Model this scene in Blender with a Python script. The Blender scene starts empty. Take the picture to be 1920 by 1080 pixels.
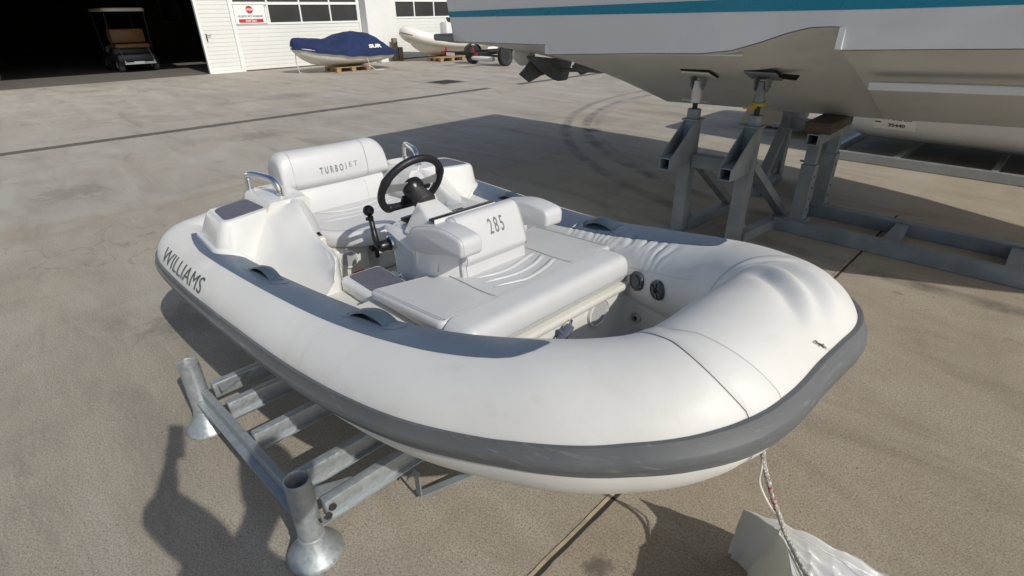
import bpy, bmesh, math, random
from mathutils import Vector, Matrix, noise
R = math.radians
C = bpy.context.scene.collection
scene = bpy.context.scene
random.seed(7)

# ---------------------------------------------------------------- camera
def rot45(v):
    k = math.sqrt(.5)
    return Vector((k*(v[0]-v[1]), k*(v[0]+v[1]), v[2]))
PIT, ROL, CAMH = R(27.4), R(0.74), 1.65
_f = Vector((0, math.cos(PIT), -math.sin(PIT))); _r = Vector((1, 0, 0)); _u = _r.cross(_f)
_rr = math.cos(ROL)*_r - math.sin(ROL)*_u; _uu = math.cos(ROL)*_u + math.sin(ROL)*_r
cr_, cu_, cf_ = rot45(_rr), rot45(_uu), rot45(_f)
cam = bpy.data.cameras.new('camera'); co = bpy.data.objects.new('camera', cam); C.objects.link(co)
co.matrix_world = Matrix(((cr_.x, cu_.x, -cf_.x, 0), (cr_.y, cu_.y, -cf_.y, 0), (cr_.z, cu_.z, -cf_.z, CAMH), (0, 0, 0, 1)))
cam.sensor_width = 36; cam.lens = 18.75; cam.clip_start = .02; cam.clip_end = 2000
scene.camera = co

# ---------------------------------------------------------------- sky, sun, exposure
EL = R(36.6)
sd = Vector((.996*math.cos(EL), -.087*math.cos(EL), math.sin(EL))).normalized()   # towards the sun
w = bpy.data.worlds.new("World"); scene.world = w; w.use_nodes = True
nt = w.node_tree; nt.nodes.clear()
sky = nt.nodes.new('ShaderNodeTexSky'); sky.sky_type = 'NISHITA'; sky.sun_disc = False
sky.sun_elevation = EL; sky.sun_rotation = math.atan2(sd.x, sd.y); sky.air_density = 1.0; sky.dust_density = 1.4
bg = nt.nodes.new('ShaderNodeBackground'); bg.inputs[1].default_value = .10
wo = nt.nodes.new('ShaderNodeOutputWorld')
nt.links.new(sky.outputs[0], bg.inputs[0]); nt.links.new(bg.outputs[0], wo.inputs[0])
sl = bpy.data.lights.new('sun', 'SUN'); sl.energy = 3.15; sl.angle = R(.53); sl.color = (1, .955, .88)
so = bpy.data.objects.new('sun', sl); C.objects.link(so); so.location = (6, 0, 8)
so.rotation_euler = (-sd).to_track_quat('-Z', 'Y').to_euler()
scene.view_settings.view_transform = 'Standard'; scene.view_settings.look = 'None'
scene.view_settings.exposure = 0.0; scene.view_settings.gamma = 1

# ---------------------------------------------------------------- materials
class NT:
    def __init__(s, name):
        s.m = bpy.data.materials.new(name); s.m.use_nodes = True; s.t = s.m.node_tree
        s.b = s.t.nodes['Principled BSDF']; s.tc = s.t.nodes.new('ShaderNodeTexCoord')
    def n(s, k, **kw):
        o = s.t.nodes.new(k)
        for a, b in kw.items(): setattr(o, a, b)
        return o
    def l(s, a, b): s.t.links.new(a, b)
    def mapping(s, scale=(1, 1, 1), rot=(0, 0, 0)):
        m = s.n('ShaderNodeMapping'); s.l(s.tc.outputs['Object'], m.inputs[0])
        m.inputs['Scale'].default_value = scale; m.inputs['Rotation'].default_value = rot; return m.outputs[0]
    def noise(s, scale, detail=4, rough=.55, vec=None, dist=0):
        o = s.n('ShaderNodeTexNoise'); o.inputs['Scale'].default_value = scale; o.inputs['Detail'].default_value = detail
        o.inputs['Roughness'].default_value = rough; o.inputs['Distortion'].default_value = dist
        s.l(vec if vec else s.tc.outputs['Object'], o.inputs['Vector']); return o.outputs['Fac']
    def ramp(s, fac, a, b, ca=0., cb=1.):
        o = s.n('ShaderNodeMapRange'); o.clamp = True
        o.inputs[1].default_value = a; o.inputs[2].default_value = b; o.inputs[3].default_value = ca; o.inputs[4].default_value = cb
        s.l(fac, o.inputs[0]); return o.outputs[0]
    def math(s, op, a, b=None):
        o = s.n('ShaderNodeMath', operation=op)
        for i, v in enumerate((a, b)):
            if v is None: continue
            if isinstance(v, (int, float)): o.inputs[i].default_value = v
            else: s.l(v, o.inputs[i])
        return o.outputs[0]
    def mix(s, fac, a, b, bt='MIX'):
        o = s.n('ShaderNodeMix', data_type='RGBA', blend_type=bt)
        for i, v in ((0, fac), (6, a), (7, b)):
            if isinstance(v, (int, float)): o.inputs[i].default_value = v
            elif isinstance(v, tuple): o.inputs[i].default_value = (*v[:3], 1)
            else: s.l(v, o.inputs[i])
        return o.outputs[2]
    def bump(s, h, strength=.2, dist=.01, prev=None):
        o = s.n('ShaderNodeBump'); o.inputs['Strength'].default_value = strength; o.inputs['Distance'].default_value = dist
        s.l(h, o.inputs['Height'])
        if prev: s.l(prev, o.inputs['Normal'])
        s.l(o.outputs[0], s.b.inputs['Normal']); return o.outputs[0]
    def col(s, c):
        if isinstance(c, tuple): s.b.inputs['Base Color'].default_value = (*c, 1)
        else: s.l(c, s.b.inputs['Base Color'])
    def rough(s, v):
        if isinstance(v, (int, float)): s.b.inputs['Roughness'].default_value = v
        else: s.l(v, s.b.inputs['Roughness'])

def simple(name, c, rough=.5, metal=0., var=.06, vs=6., bs=0., bscale=80., bd=.002, coat=0., spec=None, dirt=None):
    t = NT(name)
    f = t.noise(vs, 5)
    lo = tuple(x*(1-var) for x in c); hi = tuple(min(1, x*(1+var)) for x in c)
    cc = t.mix(t.ramp(f, .3, .7), lo, hi)
    if dirt:
        d = t.ramp(t.noise(dirt[0], 6, .65), dirt[1], dirt[2], 0, dirt[3]); cc = t.mix(d, cc, dirt[4])
    t.col(cc); t.b.inputs['Metallic'].default_value = metal
    t.rough(t.ramp(t.noise(vs*3, 4), .3, .7, max(0, rough-.06), rough+.06))
    if bs: t.bump(t.noise(bscale, 5), bs, bd)
    if coat: t.b.inputs['Coat Weight'].default_value = coat; t.b.inputs['Coat Roughness'].default_value = .06
    if spec is not None: t.b.inputs['Specular IOR Level'].default_value = spec
    return t.m

M = {}
def ground_mat():
    t = NT('concrete_yard')
    sep = t.n('ShaderNodeSeparateXYZ'); t.l(t.tc.outputs['Object'], sep.inputs[0])
    X, Y = sep.outputs[0], sep.outputs[1]
    big = t.noise(.35, 5, .6); med = t.noise(1.7, 6, .62, dist=.4); fine = t.noise(150, 4, .8); grit = t.noise(360, 3, .75)
    streak = t.noise(1.1, 6, .65, vec=t.mapping((.5, 1.9, 1), (0, 0, R(38))), dist=1.0)
    c = t.mix(t.ramp(big, .35, .65), (.455, .400, .325), (.395, .360, .305))
    c = t.mix(t.ramp(med, .42, .60, 0, .55), c, (.50, .45, .375))
    c = t.mix(t.ramp(streak, .50, .64, 0, .75), c, (.54, .515, .455))
    c = t.mix(t.ramp(streak, .34, .46, .75, 0), c, (.27, .24, .205))
    far = t.noise(.55, 7, .68, vec=t.mapping((1.6, .55, 1), (0, 0, R(20))), dist=1.6)
    c = t.mix(t.ramp(far, .52, .66, 0, .5), c, (.29, .265, .23))
    c = t.mix(t.ramp(t.noise(.23, 4, .6), .54, .66, 0, .45), c, (.52, .495, .44))
    rs = t.noise(.8, 5, .6, vec=t.mapping((1, 1, 1), (0, 0, 1.)), dist=.6)
    c = t.mix(t.ramp(rs, .58, .74, 0, .45), c, (.42, .34, .27))
    # slab tone changes at the joints (s = -0.72 and one slab every 5 m)
    c = t.mix(t.ramp(fine, .40, .54, .72, 0), c, (.120, .100, .080), 'MIX')
    agg = t.noise(85, 3, .8); c = t.mix(t.ramp(agg, .56, .66, 0, .55), c, (.60, .54, .45)); c = t.mix(t.ramp(agg, .34, .43, .5, 0), c, (.15, .125, .10))
    c = t.mix(t.ramp(grit, .52, .62, 0, .75), c, (.66, .61, .53))
    # the slab on the viewer's side of the joint is a browner, darker pour
    slab = t.ramp(X, -.748, -.742, 0, 1)
    c = t.mix(slab, c, t.mix(1.0, c, (.95, .90, .81), 'MULTIPLY'))
    c = t.mix(t.math('MULTIPLY', t.math('GREATER_THAN', X, -6.2), t.math('LESS_THAN', X, -.745)), c, t.mix(1.0, c, (.98, .96, .91), 'MULTIPLY'))
    # hairline cracks
    vc = t.n('ShaderNodeTexVoronoi'); vc.feature = 'DISTANCE_TO_EDGE'; vc.inputs['Scale'].default_value = .42; wv = t.n('ShaderNodeVectorMath', operation='ADD'); nz = t.n('ShaderNodeTexNoise'); nz.inputs['Scale'].default_value = 2.2; nz.inputs['Detail'].default_value = 6; t.l(t.tc.outputs['Object'], nz.inputs['Vector']); t.l(t.tc.outputs['Object'], wv.inputs[0]); t.l(nz.outputs['Color'], wv.inputs[1]); t.l(wv.outputs[0], vc.inputs['Vector'])
    crack = t.math('MULTIPLY', t.ramp(vc.outputs['Distance'], .0012, .0040, .32, 0), t.math('GREATER_THAN', t.noise(.45, 3), .57))
    c = t.mix(crack, c, (.09, .08, .07))
    # dark pits and oil specks
    v = t.n('ShaderNodeTexVoronoi'); v.inputs['Scale'].default_value = 26; t.l(t.tc.outputs['Object'], v.inputs['Vector'])
    vd = v.outputs['Distance']
    sel = t.math('GREATER_THAN', t.noise(9, 2), .60)
    pit = t.math('MULTIPLY', t.ramp(vd, .05, .13, 1, 0), sel)
    c = t.mix(t.math('MULTIPLY', pit, .7), c, (.035, .03, .026))
    stain = t.ramp(t.noise(3.1, 7, .7, dist=.5), .66, .74, 0, .28)
    c = t.mix(stain, c, (.075, .065, .058))
    # tyre tracks: arcs left by a trailer
    total = None
    for cx, cy, r0, wd, k in ((-.116, 10.98, 6.85, .17, .62), (-.116, 10.98, 6.35, .12, .25), (-.73, 10.56, 5.78, .17, .62), (-1.5, 16.5, 8.2, .14, .22), (-9., -2., 9.4, .15, .12)):
        dx = t.math('SUBTRACT', X, cx); dy = t.math('SUBTRACT', Y, cy)
        d = t.math('SQRT', t.math('ADD', t.math('MULTIPLY', dx, dx), t.math('MULTIPLY', dy, dy)))
        a = t.math('ABSOLUTE', t.math('SUBTRACT', d, r0))
        m_ = t.ramp(a, wd*.25, wd*.62, k, 0)
        total = m_ if total is None else t.math('MAXIMUM', total, m_)
    for sx, sy, sr, k in ((-5.1, 6.9, .22, .75), (-.62, 1.02, .07, .7), (-3.4, .55, .30, .35), (-8.7, 3.2, .5, .3), (-7.2, .6, .45, .3), (-12.6, 5.5, .8, .3)):
        dx = t.math('SUBTRACT', X, sx); dy = t.math('SUBTRACT', Y, sy)
        d = t.math('SQRT', t.math('ADD', t.math('MULTIPLY', dx, dx), t.math('MULTIPLY', dy, dy)))
        d = t.math('ADD', d, t.math('MULTIPLY', t.math('SUBTRACT', t.noise(9, 5, .7), .5), sr*2.4))
        c = t.mix(t.ramp(d, sr*.35, sr*.8, k, 0), c, (.10, .088, .075))
    tyre = t.math('MULTIPLY', total, t.ramp(t.noise(2.2, 5, .7), .35, .62))
    tyre = t.math('MULTIPLY', tyre, t.ramp(X, -8.5, -6.5, 0, 1))
    c = t.mix(tyre, c, (.07, .065, .06))
    t.col(c); t.rough(t.ramp(med, .3, .7, .72, .92))
    t.b.inputs['Specular IOR Level'].default_value = .3
    b1 = t.bump(t.noise(120, 6, .85), 1.0, .006)
    t.bump(t.noise(7, 4, .6), .25, .02, prev=b1)
    return t.m
M['ground'] = ground_mat()
def tubewhite():
    t = NT('white_hypalon')
    c = t.mix(t.ramp(t.noise(2.2, 5), .35, .68), (.665, .655, .620), (.722, .714, .682))
    c = t.mix(t.ramp(t.noise(5, 7, .7, dist=.8), .54, .76, 0, .38), c, (.52, .49, .42)); c = t.mix(t.ramp(t.noise(1.6, 5, .6, dist=1.), .50, .72, 0, .35), c, (.60, .575, .51))
    sc = t.noise(60, 3, .6, vec=t.mapping((.25, 1.5, 1.2), (0, 0, .4)))
    c = t.mix(t.ramp(sc, .72, .80, 0, .35), c, (.42, .41, .39))
    v = t.n('ShaderNodeTexVoronoi'); v.inputs['Scale'].default_value = 9; t.l(t.tc.outputs['Object'], v.inputs['Vector'])
    sp = t.math('MULTIPLY', t.ramp(v.outputs['Distance'], .018, .035, 1, 0), t.math('GREATER_THAN', t.noise(4), .56))
    c = t.mix(t.math('MULTIPLY', sp, .5), c, (.16, .14, .12))
    t.col(c); t.rough(t.ramp(t.noise(4, 5), .3, .7, .44, .58)); t.b.inputs['Specular IOR Level'].default_value = .42
    b = t.bump(t.noise(420, 2), .06, .0006); b = t.bump(t.noise(3.2, 4, .6), .20, .02, prev=b); t.bump(t.noise(14, 5, .6, vec=t.mapping((.5, 1.4, 1.4), (0, 0, .5))), .12, .006, prev=b)
    return t.m
M['tube'] = tubewhite()
def strake():
    t = NT('grey_rubber_strake')
    c = t.mix(t.ramp(t.noise(3, 5), .3, .7), (.100, .108, .112), (.138, .145, .147))
    sc = t.noise(14, 8, .75, vec=t.mapping((.5, .9, 7), (0, 0, .2)), dist=.8)
    c = t.mix(t.ramp(sc, .56, .72, 0, .5), c, (.33, .335, .33))
    c = t.mix(t.ramp(t.noise(30, 6, .75, vec=t.mapping((.7, 1.2, 3.5), (0, .3, .6))), .66, .74, 0, .6), c, (.46, .46, .44))
    c = t.mix(t.ramp(t.noise(6, 6, .7), .62, .78, 0, .45), c, (.055, .06, .064))
    t.col(c); t.rough(t.ramp(t.noise(6, 5), .3, .7, .42, .62)); b = t.bump(t.noise(180, 4), .15, .001); t.bump(t.noise(8, 4), .35, .006, prev=b)
    return t.m
M['strake'] = strake()
M['pad'] = simple('blue_grey_hypalon', (.098, .135, .185), .46, var=.09, vs=5, bs=.08, bscale=400, bd=.0006, dirt=(7, .60, .80, .25, (.22, .24, .27)))
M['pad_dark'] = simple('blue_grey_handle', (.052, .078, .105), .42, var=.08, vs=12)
M['gel'] = simple('white_gelcoat', (.675, .672, .645), .16, var=.025, vs=3, coat=.6, dirt=(6, .62, .85, .18, (.60, .54, .42)))
M['gel_old'] = simple('cream_gelcoat', (.63, .615, .555), .3, var=.04, vs=3, coat=.25, dirt=(5, .55, .80, .35, (.52, .47, .36)))
M['vinyl'] = simple('white_vinyl', (.575, .578, .575), .40, var=.03, vs=7, bs=.22, bscale=330, bd=.0009)
M['vinyl_g'] = simple('pale_grey_vinyl', (.55, .556, .556), .42, var=.03, vs=7, bs=.3, bscale=300, bd=.001, dirt=(9, .60, .80, .15, (.45, .45, .43)))
M['seam'] = simple('grey_stitching', (.42, .42, .42), .6)
M['seamdark'] = simple('dark_glued_seam', (.05, .05, .055), .6)
M['seamlight'] = simple('glue_line', (.55, .54, .50), .4)
M['nonskid'] = simple('grey_nonskid', (.118, .118, .150), .75, var=.12, vs=40, bs=.5, bscale=500, bd=.001)
M['chrome'] = simple('polished_steel', (.78, .78, .78), .06, 1., var=.02)
M['steel'] = simple('brushed_steel', (.55, .55, .54), .30, 1., var=.08)
M['alu'] = simple('brushed_aluminium', (.36, .36, .35), .5, .4, var=.1)
M['black'] = simple('black_plastic', (.012, .012, .013), .32, var=.1, vs=10)
M['leather'] = simple('black_leather', (.013, .013, .015), .45, var=.15, vs=20, bs=.4, bscale=260, bd=.001)
M['rubber'] = simple('black_rubber', (.022, .022, .024), .6, var=.15, bs=.2)
M['decal'] = simple('charcoal_lettering', (.15, .158, .165), .45)
M['decal_dark'] = simple('slate_lettering', (.045, .052, .062), .4)
M['yellow'] = simple('yellow_cord', (.50, .36, .02), .6)
M['red'] = simple('red_print', (.52, .03, .03), .5)
M['white_paint'] = simple('white_paint', (.80, .80, .78), .45, var=.03)
M['bead'] = simple('yellowed_sealant', (.62, .53, .28), .5)
M['grille'] = simple('light_grille', (.48, .48, .47), .5)
M['valve'] = simple('dark_valve', (.055, .065, .068), .45, var=.1, vs=20)
M['strap'] = simple('slate_webbing', (.10, .115, .165), .7, bs=.4, bscale=300)
def galv():
    t = NT('galvanised_steel')
    v = t.n('ShaderNodeTexVoronoi'); v.inputs['Scale'].default_value = 85; t.l(t.tc.outputs['Object'], v.inputs['Vector'])
    b = t.n('ShaderNodeRGBToBW'); t.l(v.outputs['Color'], b.inputs[0])
    f = t.mix(.5, b.outputs[0], t.noise(9, 6, .7))
    g = t.n('ShaderNodeRGBToBW'); t.l(f, g.inputs[0])
    c = t.mix(t.ramp(g.outputs[0], .30, .68), (.34, .37, .385), (.42, .45, .46))
    c = t.mix(t.ramp(t.noise(4, 6, .7), .60, .78, 0, .5), c, (.60, .61, .60))
    c = t.mix(t.ramp(t.noise(13, 5, .7), .70, .80, 0, .5), c, (.17, .14, .11))
    t.col(c); t.b.inputs['Metallic'].default_value = .55; t.rough(t.ramp(g.outputs[0], .3, .7, .36, .58)); t.bump(t.noise(70, 4), .12, .002)
    return t.m
M['galv'] = galv()
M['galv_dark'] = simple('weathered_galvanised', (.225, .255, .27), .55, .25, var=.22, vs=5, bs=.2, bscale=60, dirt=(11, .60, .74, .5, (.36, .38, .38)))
def wood(name, c, d):
    t = NT(name)
    f = t.noise(5, 7, .7, vec=t.mapping((2, 2, 22)), dist=1.2); g = t.noise(4, 5, .6)
    cc = t.mix(t.ramp(f, .35, .65), c, d); t.col(t.mix(t.ramp(g, .5, .75, 0, .5), cc, tuple(x*.5 for x in d)))
    t.rough(.8); t.bump(f, .4, .004); return t.m
M['wood'] = wood('pallet_pine', (.46, .30, .15), (.27, .17, .085))
M['wood_old'] = wood('old_timber', (.115, .085, .062), (.055, .04, .03))
M['wood_grey'] = wood('weathered_timber', (.26, .21, .16), (.15, .12, .09))
M['yacht'] = simple('yacht_topside', (.72, .725, .74), .22, var=.02, vs=2, coat=.5, dirt=(3, .6, .8, .10, (.55, .53, .48)))
M['yacht_b'] = simple('yacht_bottom', (.68, .68, .655), .38, var=.05, vs=1.4, dirt=(2.2, .52, .78, .35, (.35, .33, .29)))
M['teal'] = simple('teal_stripe', (.0, .235, .36), .3, var=.03)
M['bronze'] = simple('antifouled_bronze', (.17, .18, .185), .55, .1, var=.25, vs=9)
M['slat'] = simple('white_sectional_panel', (.70, .70, .665), .42, var=.035, vs=1.2, bs=.15, bscale=60, dirt=(2.4, .60, .80, .2, (.52, .49, .43)))
M['frame'] = simple('white_aluminium_frame', (.76, .78, .76), .35, var=.03)
M['plaster'] = simple('white_plaster', (.70, .70, .68), .85, var=.04, vs=1.5, bs=.3, bscale=40)
M['glass'] = simple('dark_window_pane', (.030, .034, .040), .08, var=.25, vs=.8, spec=.6)
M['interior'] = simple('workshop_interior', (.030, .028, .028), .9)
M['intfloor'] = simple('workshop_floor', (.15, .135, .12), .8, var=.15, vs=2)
M['roofing'] = simple('roof_cladding', (.30, .30, .30), .6)
M['navy'] = simple('navy_canvas', (.008, .020, .078), .85, var=.3, vs=3, bs=.5, bscale=14, bd=.03)
M['cream'] = simple('cream_hypalon', (.74, .72, .66), .45, var=.04)
M['tan'] = simple('tan_seat', (.19, .09, .035), .5, var=.1)
M['cartbody'] = simple('cart_body', (.05, .055, .065), .4)
M['tyre'] = simple('tyre_rubber', (.020, .020, .021), .8, var=.2, vs=12, bs=.4)
M['alloy'] = simple('alloy_rim', (.62, .62, .62), .35, .1)
M['drain'] = simple('drain_iron', (.105, .095, .080), .75, var=.25, vs=7, bs=.4)
M['darkgap'] = simple('dark_gap', (.035, .032, .028), .9)
M['seal'] = simple('joint_sealant', (.44, .36, .25), .85, var=.2, vs=9, bs=.5, bscale=60, dirt=(14, .5, .7, .6, (.16, .12, .09)))
M['pvc'] = simple('pale_grey_pvc', (.665, .67, .66), .32, var=.05, vs=6, bs=.25, bscale=26, bd=.01, dirt=(6, .58, .80, .3, (.38, .37, .35)))
def translucent(m, c, k):
    t = m.node_tree; o = next(n for n in t.nodes if n.type == 'OUTPUT_MATERIAL'); p = t.nodes['Principled BSDF']
    tr = t.nodes.new('ShaderNodeBsdfTranslucent'); tr.inputs[0].default_value = (*c, 1); mx = t.nodes.new('ShaderNodeMixShader'); mx.inputs[0].default_value = k
    t.links.new(p.outputs[0], mx.inputs[1]); t.links.new(tr.outputs[0], mx.inputs[2]); t.links.new(mx.outputs[0], o.inputs[0])
translucent(M['pvc'], (.80, .78, .70), .30)
M['card'] = simple('cardboard', (.42, .30, .17), .85)
M['skin'] = simple('skin', (.50, .30, .22), .55)
M['cloth'] = simple('navy_cotton', (.05, .06, .09), .9)
M['jeans'] = simple('grey_trousers', (.10, .10, .11), .9)
M['hair'] = simple('brown_hair', (.04, .025, .015), .7)
M['carpet'] = simple('black_carpet_pad', (.012, .012, .013), .95)
def rope_mat():
    t = NT('braided_rope')
    n1 = t.n('ShaderNodeTexVoronoi'); n1.inputs['Scale'].default_value = 170; t.l(t.mapping((1, 1, .8), (.5, .4, 0)), n1.inputs['Vector'])
    c = t.mix(t.ramp(n1.outputs['Distance'], .1, .6), (.70, .68, .62), (.30, .28, .25))
    wv = t.n('ShaderNodeTexWave'); wv.inputs['Scale'].default_value = 3.6; wv.inputs['Distortion'].default_value = 1.5; t.l(t.mapping((.6, .6, 1.2), (.6, 0, 0)), wv.inputs['Vector'])
    k = t.math('MULTIPLY', t.math('GREATER_THAN', wv.outputs['Fac'], .88), t.math('GREATER_THAN', t.noise(70, 2), .52))
    t.col(t.mix(k, c, (.36, .03, .06))); t.rough(.8); t.bump(n1.outputs['Distance'], .8, .003); return t.m
M['rope'] = rope_mat()

# ---------------------------------------------------------------- mesh helpers
def V(*a): return Vector(a)
class MB:
    def __init__(s): s.bm = bmesh.new()
    def raw(s, vs, fs):
        b = [s.bm.verts.new(v) for v in vs]
        for f in fs:
            try: s.bm.faces.new([b[i] for i in f])
            except ValueError: pass
        return b
    def box(s, c, d, rot=None, bev=0., seg=2):
        t = bmesh.new(); bmesh.ops.create_cube(t, size=1)
        for v in t.verts: v.co = Vector((v.co.x*d[0], v.co.y*d[1], v.co.z*d[2]))
        if bev: bmesh.ops.bevel(t, geom=t.edges[:], offset=bev, segments=seg, affect='EDGES', profile=.5)
        m = (rot.to_matrix() if hasattr(rot, 'to_matrix') else rot) if rot is not None else Matrix.Identity(3)
        vs = [m @ v.co + Vector(c) for v in t.verts]; t.verts.index_update()
        s.raw(vs, [[v.index for v in f.verts] for f in t.faces]); t.free(); return s
    def bar(s, p, q, a, b, up=(0, 0, 1), bev=0.):   # rectangular bar from p to q
        p, q = Vector(p), Vector(q); x = (q-p).normalized(); y = Vector(up).cross(x)
        if y.length < 1e-4: y = Vector((0, 1, 0)).cross(x)
        y.normalize(); z = x.cross(y); m = Matrix((x, y, z)).transposed()
        return s.box((p+q)/2, ((q-p).length, a, b), m, bev)
    def loft(s, rows, closed=True, cap=True, flip=False):
        n = len(rows[0]); b = [[s.bm.verts.new(v) for v in r] for r in rows]
        for i in range(len(rows)-1):
            for j in range(n if closed else n-1):
                k = (j+1) % n; q = [b[i][j], b[i][k], b[i+1][k], b[i+1][j]]
                if flip: q.reverse()
                try: s.bm.faces.new(q)
                except ValueError: pass
        if cap and closed:
            for r, f in ((b[0], True), (b[-1], False)):
                try: s.bm.faces.new(r[::-1] if f != flip else r)
                except ValueError: pass
        return s
    def tube(s, pts, r, seg=10, cap=True, loop=False):
        pts = [Vector(p) for p in pts]; rows = []; n = len(pts); prev = None
        for i, p in enumerate(pts):
            if loop: t = pts[(i+1) % n]-pts[i-1]
            else: t = pts[min(i+1, n-1)]-pts[max(i-1, 0)]
            t.normalize()
            if prev is None:
                a = t.cross(Vector((0, 0, 1)))
                if a.length < 1e-3: a = t.cross(Vector((0, 1, 0)))
            else: a = prev - t*prev.dot(t)
            a.normalize(); prev = a; bb = t.cross(a); rr = r[i] if isinstance(r, (list, tuple)) else r
            rows.append([p+rr*(math.cos(2*math.pi*k/seg)*a+math.sin(2*math.pi*k/seg)*bb) for k in range(seg)])
        if loop: rows.append(rows[0])
        return s.loft(rows, True, cap and not loop)
    def lathe(s, prof, c=(0, 0, 0), axis=(0, 0, 1), seg=28):   # prof: (radius, height)
        z = Vector(axis).normalized(); a = z.orthogonal().normalized(); b = z.cross(a); c = Vector(c)
        rows = [[c+z*h+r*(math.cos(2*math.pi*k/seg)*a+math.sin(2*math.pi*k/seg)*b) for k in range(seg)] for r, h in prof]
        return s.loft(rows, True, True)
    def prism(s, poly, d):       # poly: 3D points in a plane, d: extrusion vector
        d = Vector(d); a = [Vector(p) for p in poly]; return s.loft([a, [p+d for p in a]], True, True)
    def build(s, name, mat, parent=None, smooth=True, angle=35, loc=None):
        bmesh.ops.remove_doubles(s.bm, verts=s.bm.verts, dist=1e-5)
        bmesh.ops.recalc_face_normals(s.bm, faces=s.bm.faces)
        me = bpy.data.meshes.new(name); s.bm.to_mesh(me); s.bm.free()
        for m_ in (mat if isinstance(mat, list) else [mat]): me.materials.append(m_)
        if smooth:
            me.polygons.foreach_set('use_smooth', [True]*len(me.polygons)); me.set_sharp_from_angle(angle=R(angle))
        o = bpy.data.objects.new(name, me); C.objects.link(o)
        if parent: o.parent = parent
        if loc: o.location = loc
        return o
def thing(name, label, cat, loc=(0, 0, 0), rz=0, group=None):
    o = bpy.data.objects.new(name, None); C.objects.link(o); o.location = loc; o.rotation_euler = (0, 0, rz)
    o['label'] = label; o['category'] = cat
    if group: o['group'] = group
    return o
def tag(o, label=None, cat=None, group=None, kind=None):
    for k, v in (('label', label), ('category', cat), ('group', group), ('kind', kind)):
        if v: o[k] = v
    return o
def copy_thing(o, parent=None):
    c = o.copy(); C.objects.link(c); c.parent = parent
    for ch in [x for x in bpy.data.objects if x.parent == o]: copy_thing(ch, c)
    return c
def catmull(K, m=8, closed=False):
    K = [tuple(k) for k in K]; n = len(K); out = []
    idx = range(n) if closed else range(n-1)
    for i in idx:
        if closed: a, b, c, e = K[i-1], K[i], K[(i+1) % n], K[(i+2) % n]
        else:
            b, c = K[i], K[i+1]
            a = K[i-1] if i else tuple(2*b[k]-c[k] for k in range(len(b)))
            e = K[i+2] if i+2 < n else tuple(2*c[k]-b[k] for k in range(len(b)))
        for j in range(m):
            t = j/m
            out.append(tuple(.5*((2*b[k])+(-a[k]+c[k])*t+(2*a[k]-5*b[k]+4*c[k]-e[k])*t*t+(-a[k]+3*b[k]-3*c[k]+e[k])*t**3) for k in range(len(b))))
    if not closed: out.append(K[-1])
    return out
def roundpoly(P, r, n=5):
    out = []; N = len(P)
    for i in range(N):
        p = Vector(P[i][:2]); a = Vector(P[i-1][:2]); b = Vector(P[(i+1) % N][:2])
        rr = P[i][2] if len(P[i]) > 2 else r
        u, v = (a-p), (b-p); rr = min(rr, u.length*.48, v.length*.48); p0 = p+u.normalized()*rr; p1 = p+v.normalized()*rr
        for k in range(n+1):
            t = k/n; out.append((1-t)**2*p0+2*t*(1-t)*p+t*t*p1)
    return out
def offset(P, d):       # inward offset of a counter-clockwise polygon
    out = []; n = len(P)
    area = sum(P[i].x*P[(i+1) % n].y-P[(i+1) % n].x*P[i].y for i in range(n)); sg = 1 if area > 0 else -1
    for i in range(n):
        t = (P[(i+1) % n]-P[i-1]); t = Vector((t.x, t.y))
        if t.length < 1e-9: out.append(P[i].copy()); continue
        t.normalize(); out.append(P[i]+Vector((-t.y, t.x))*d*sg)
    return out
def pillow(mb, poly, z0, z1, r, f=None, crown=0., n=5, both=True):
    """soft block: 2D outline, z0..z1 with edges of radius r; f maps (x,y,z) to the place"""
    f = f or (lambda x, y, z: Vector((x, y, z))); rows = []
    prof = []
    if both: prof += [(r*(1-math.sin(a*math.pi/2/n)), z0+r*(1-math.cos(a*math.pi/2/n))) for a in range(n+1)]
    else: prof += [(0, z0)]
    prof += [(r*(1-math.cos(a*math.pi/2/n)), z1-r+r*math.sin(a*math.pi/2/n)) for a in range(n+1)]
    for d, z in prof: rows.append([f(p.x, p.y, z) for p in offset(poly, d)])
    inner = offset(poly, r); c = sum(inner, Vector((0, 0)))/len(inner)
    for k, s_ in ((1, .75), (2, .4), (3, .05)):
        rows.append([f(c.x+(p.x-c.x)*s_, c.y+(p.y-c.y)*s_, z1+crown*(1-s_*s_)) for p in inner])
    return mb.loft(rows, True, True)
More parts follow.
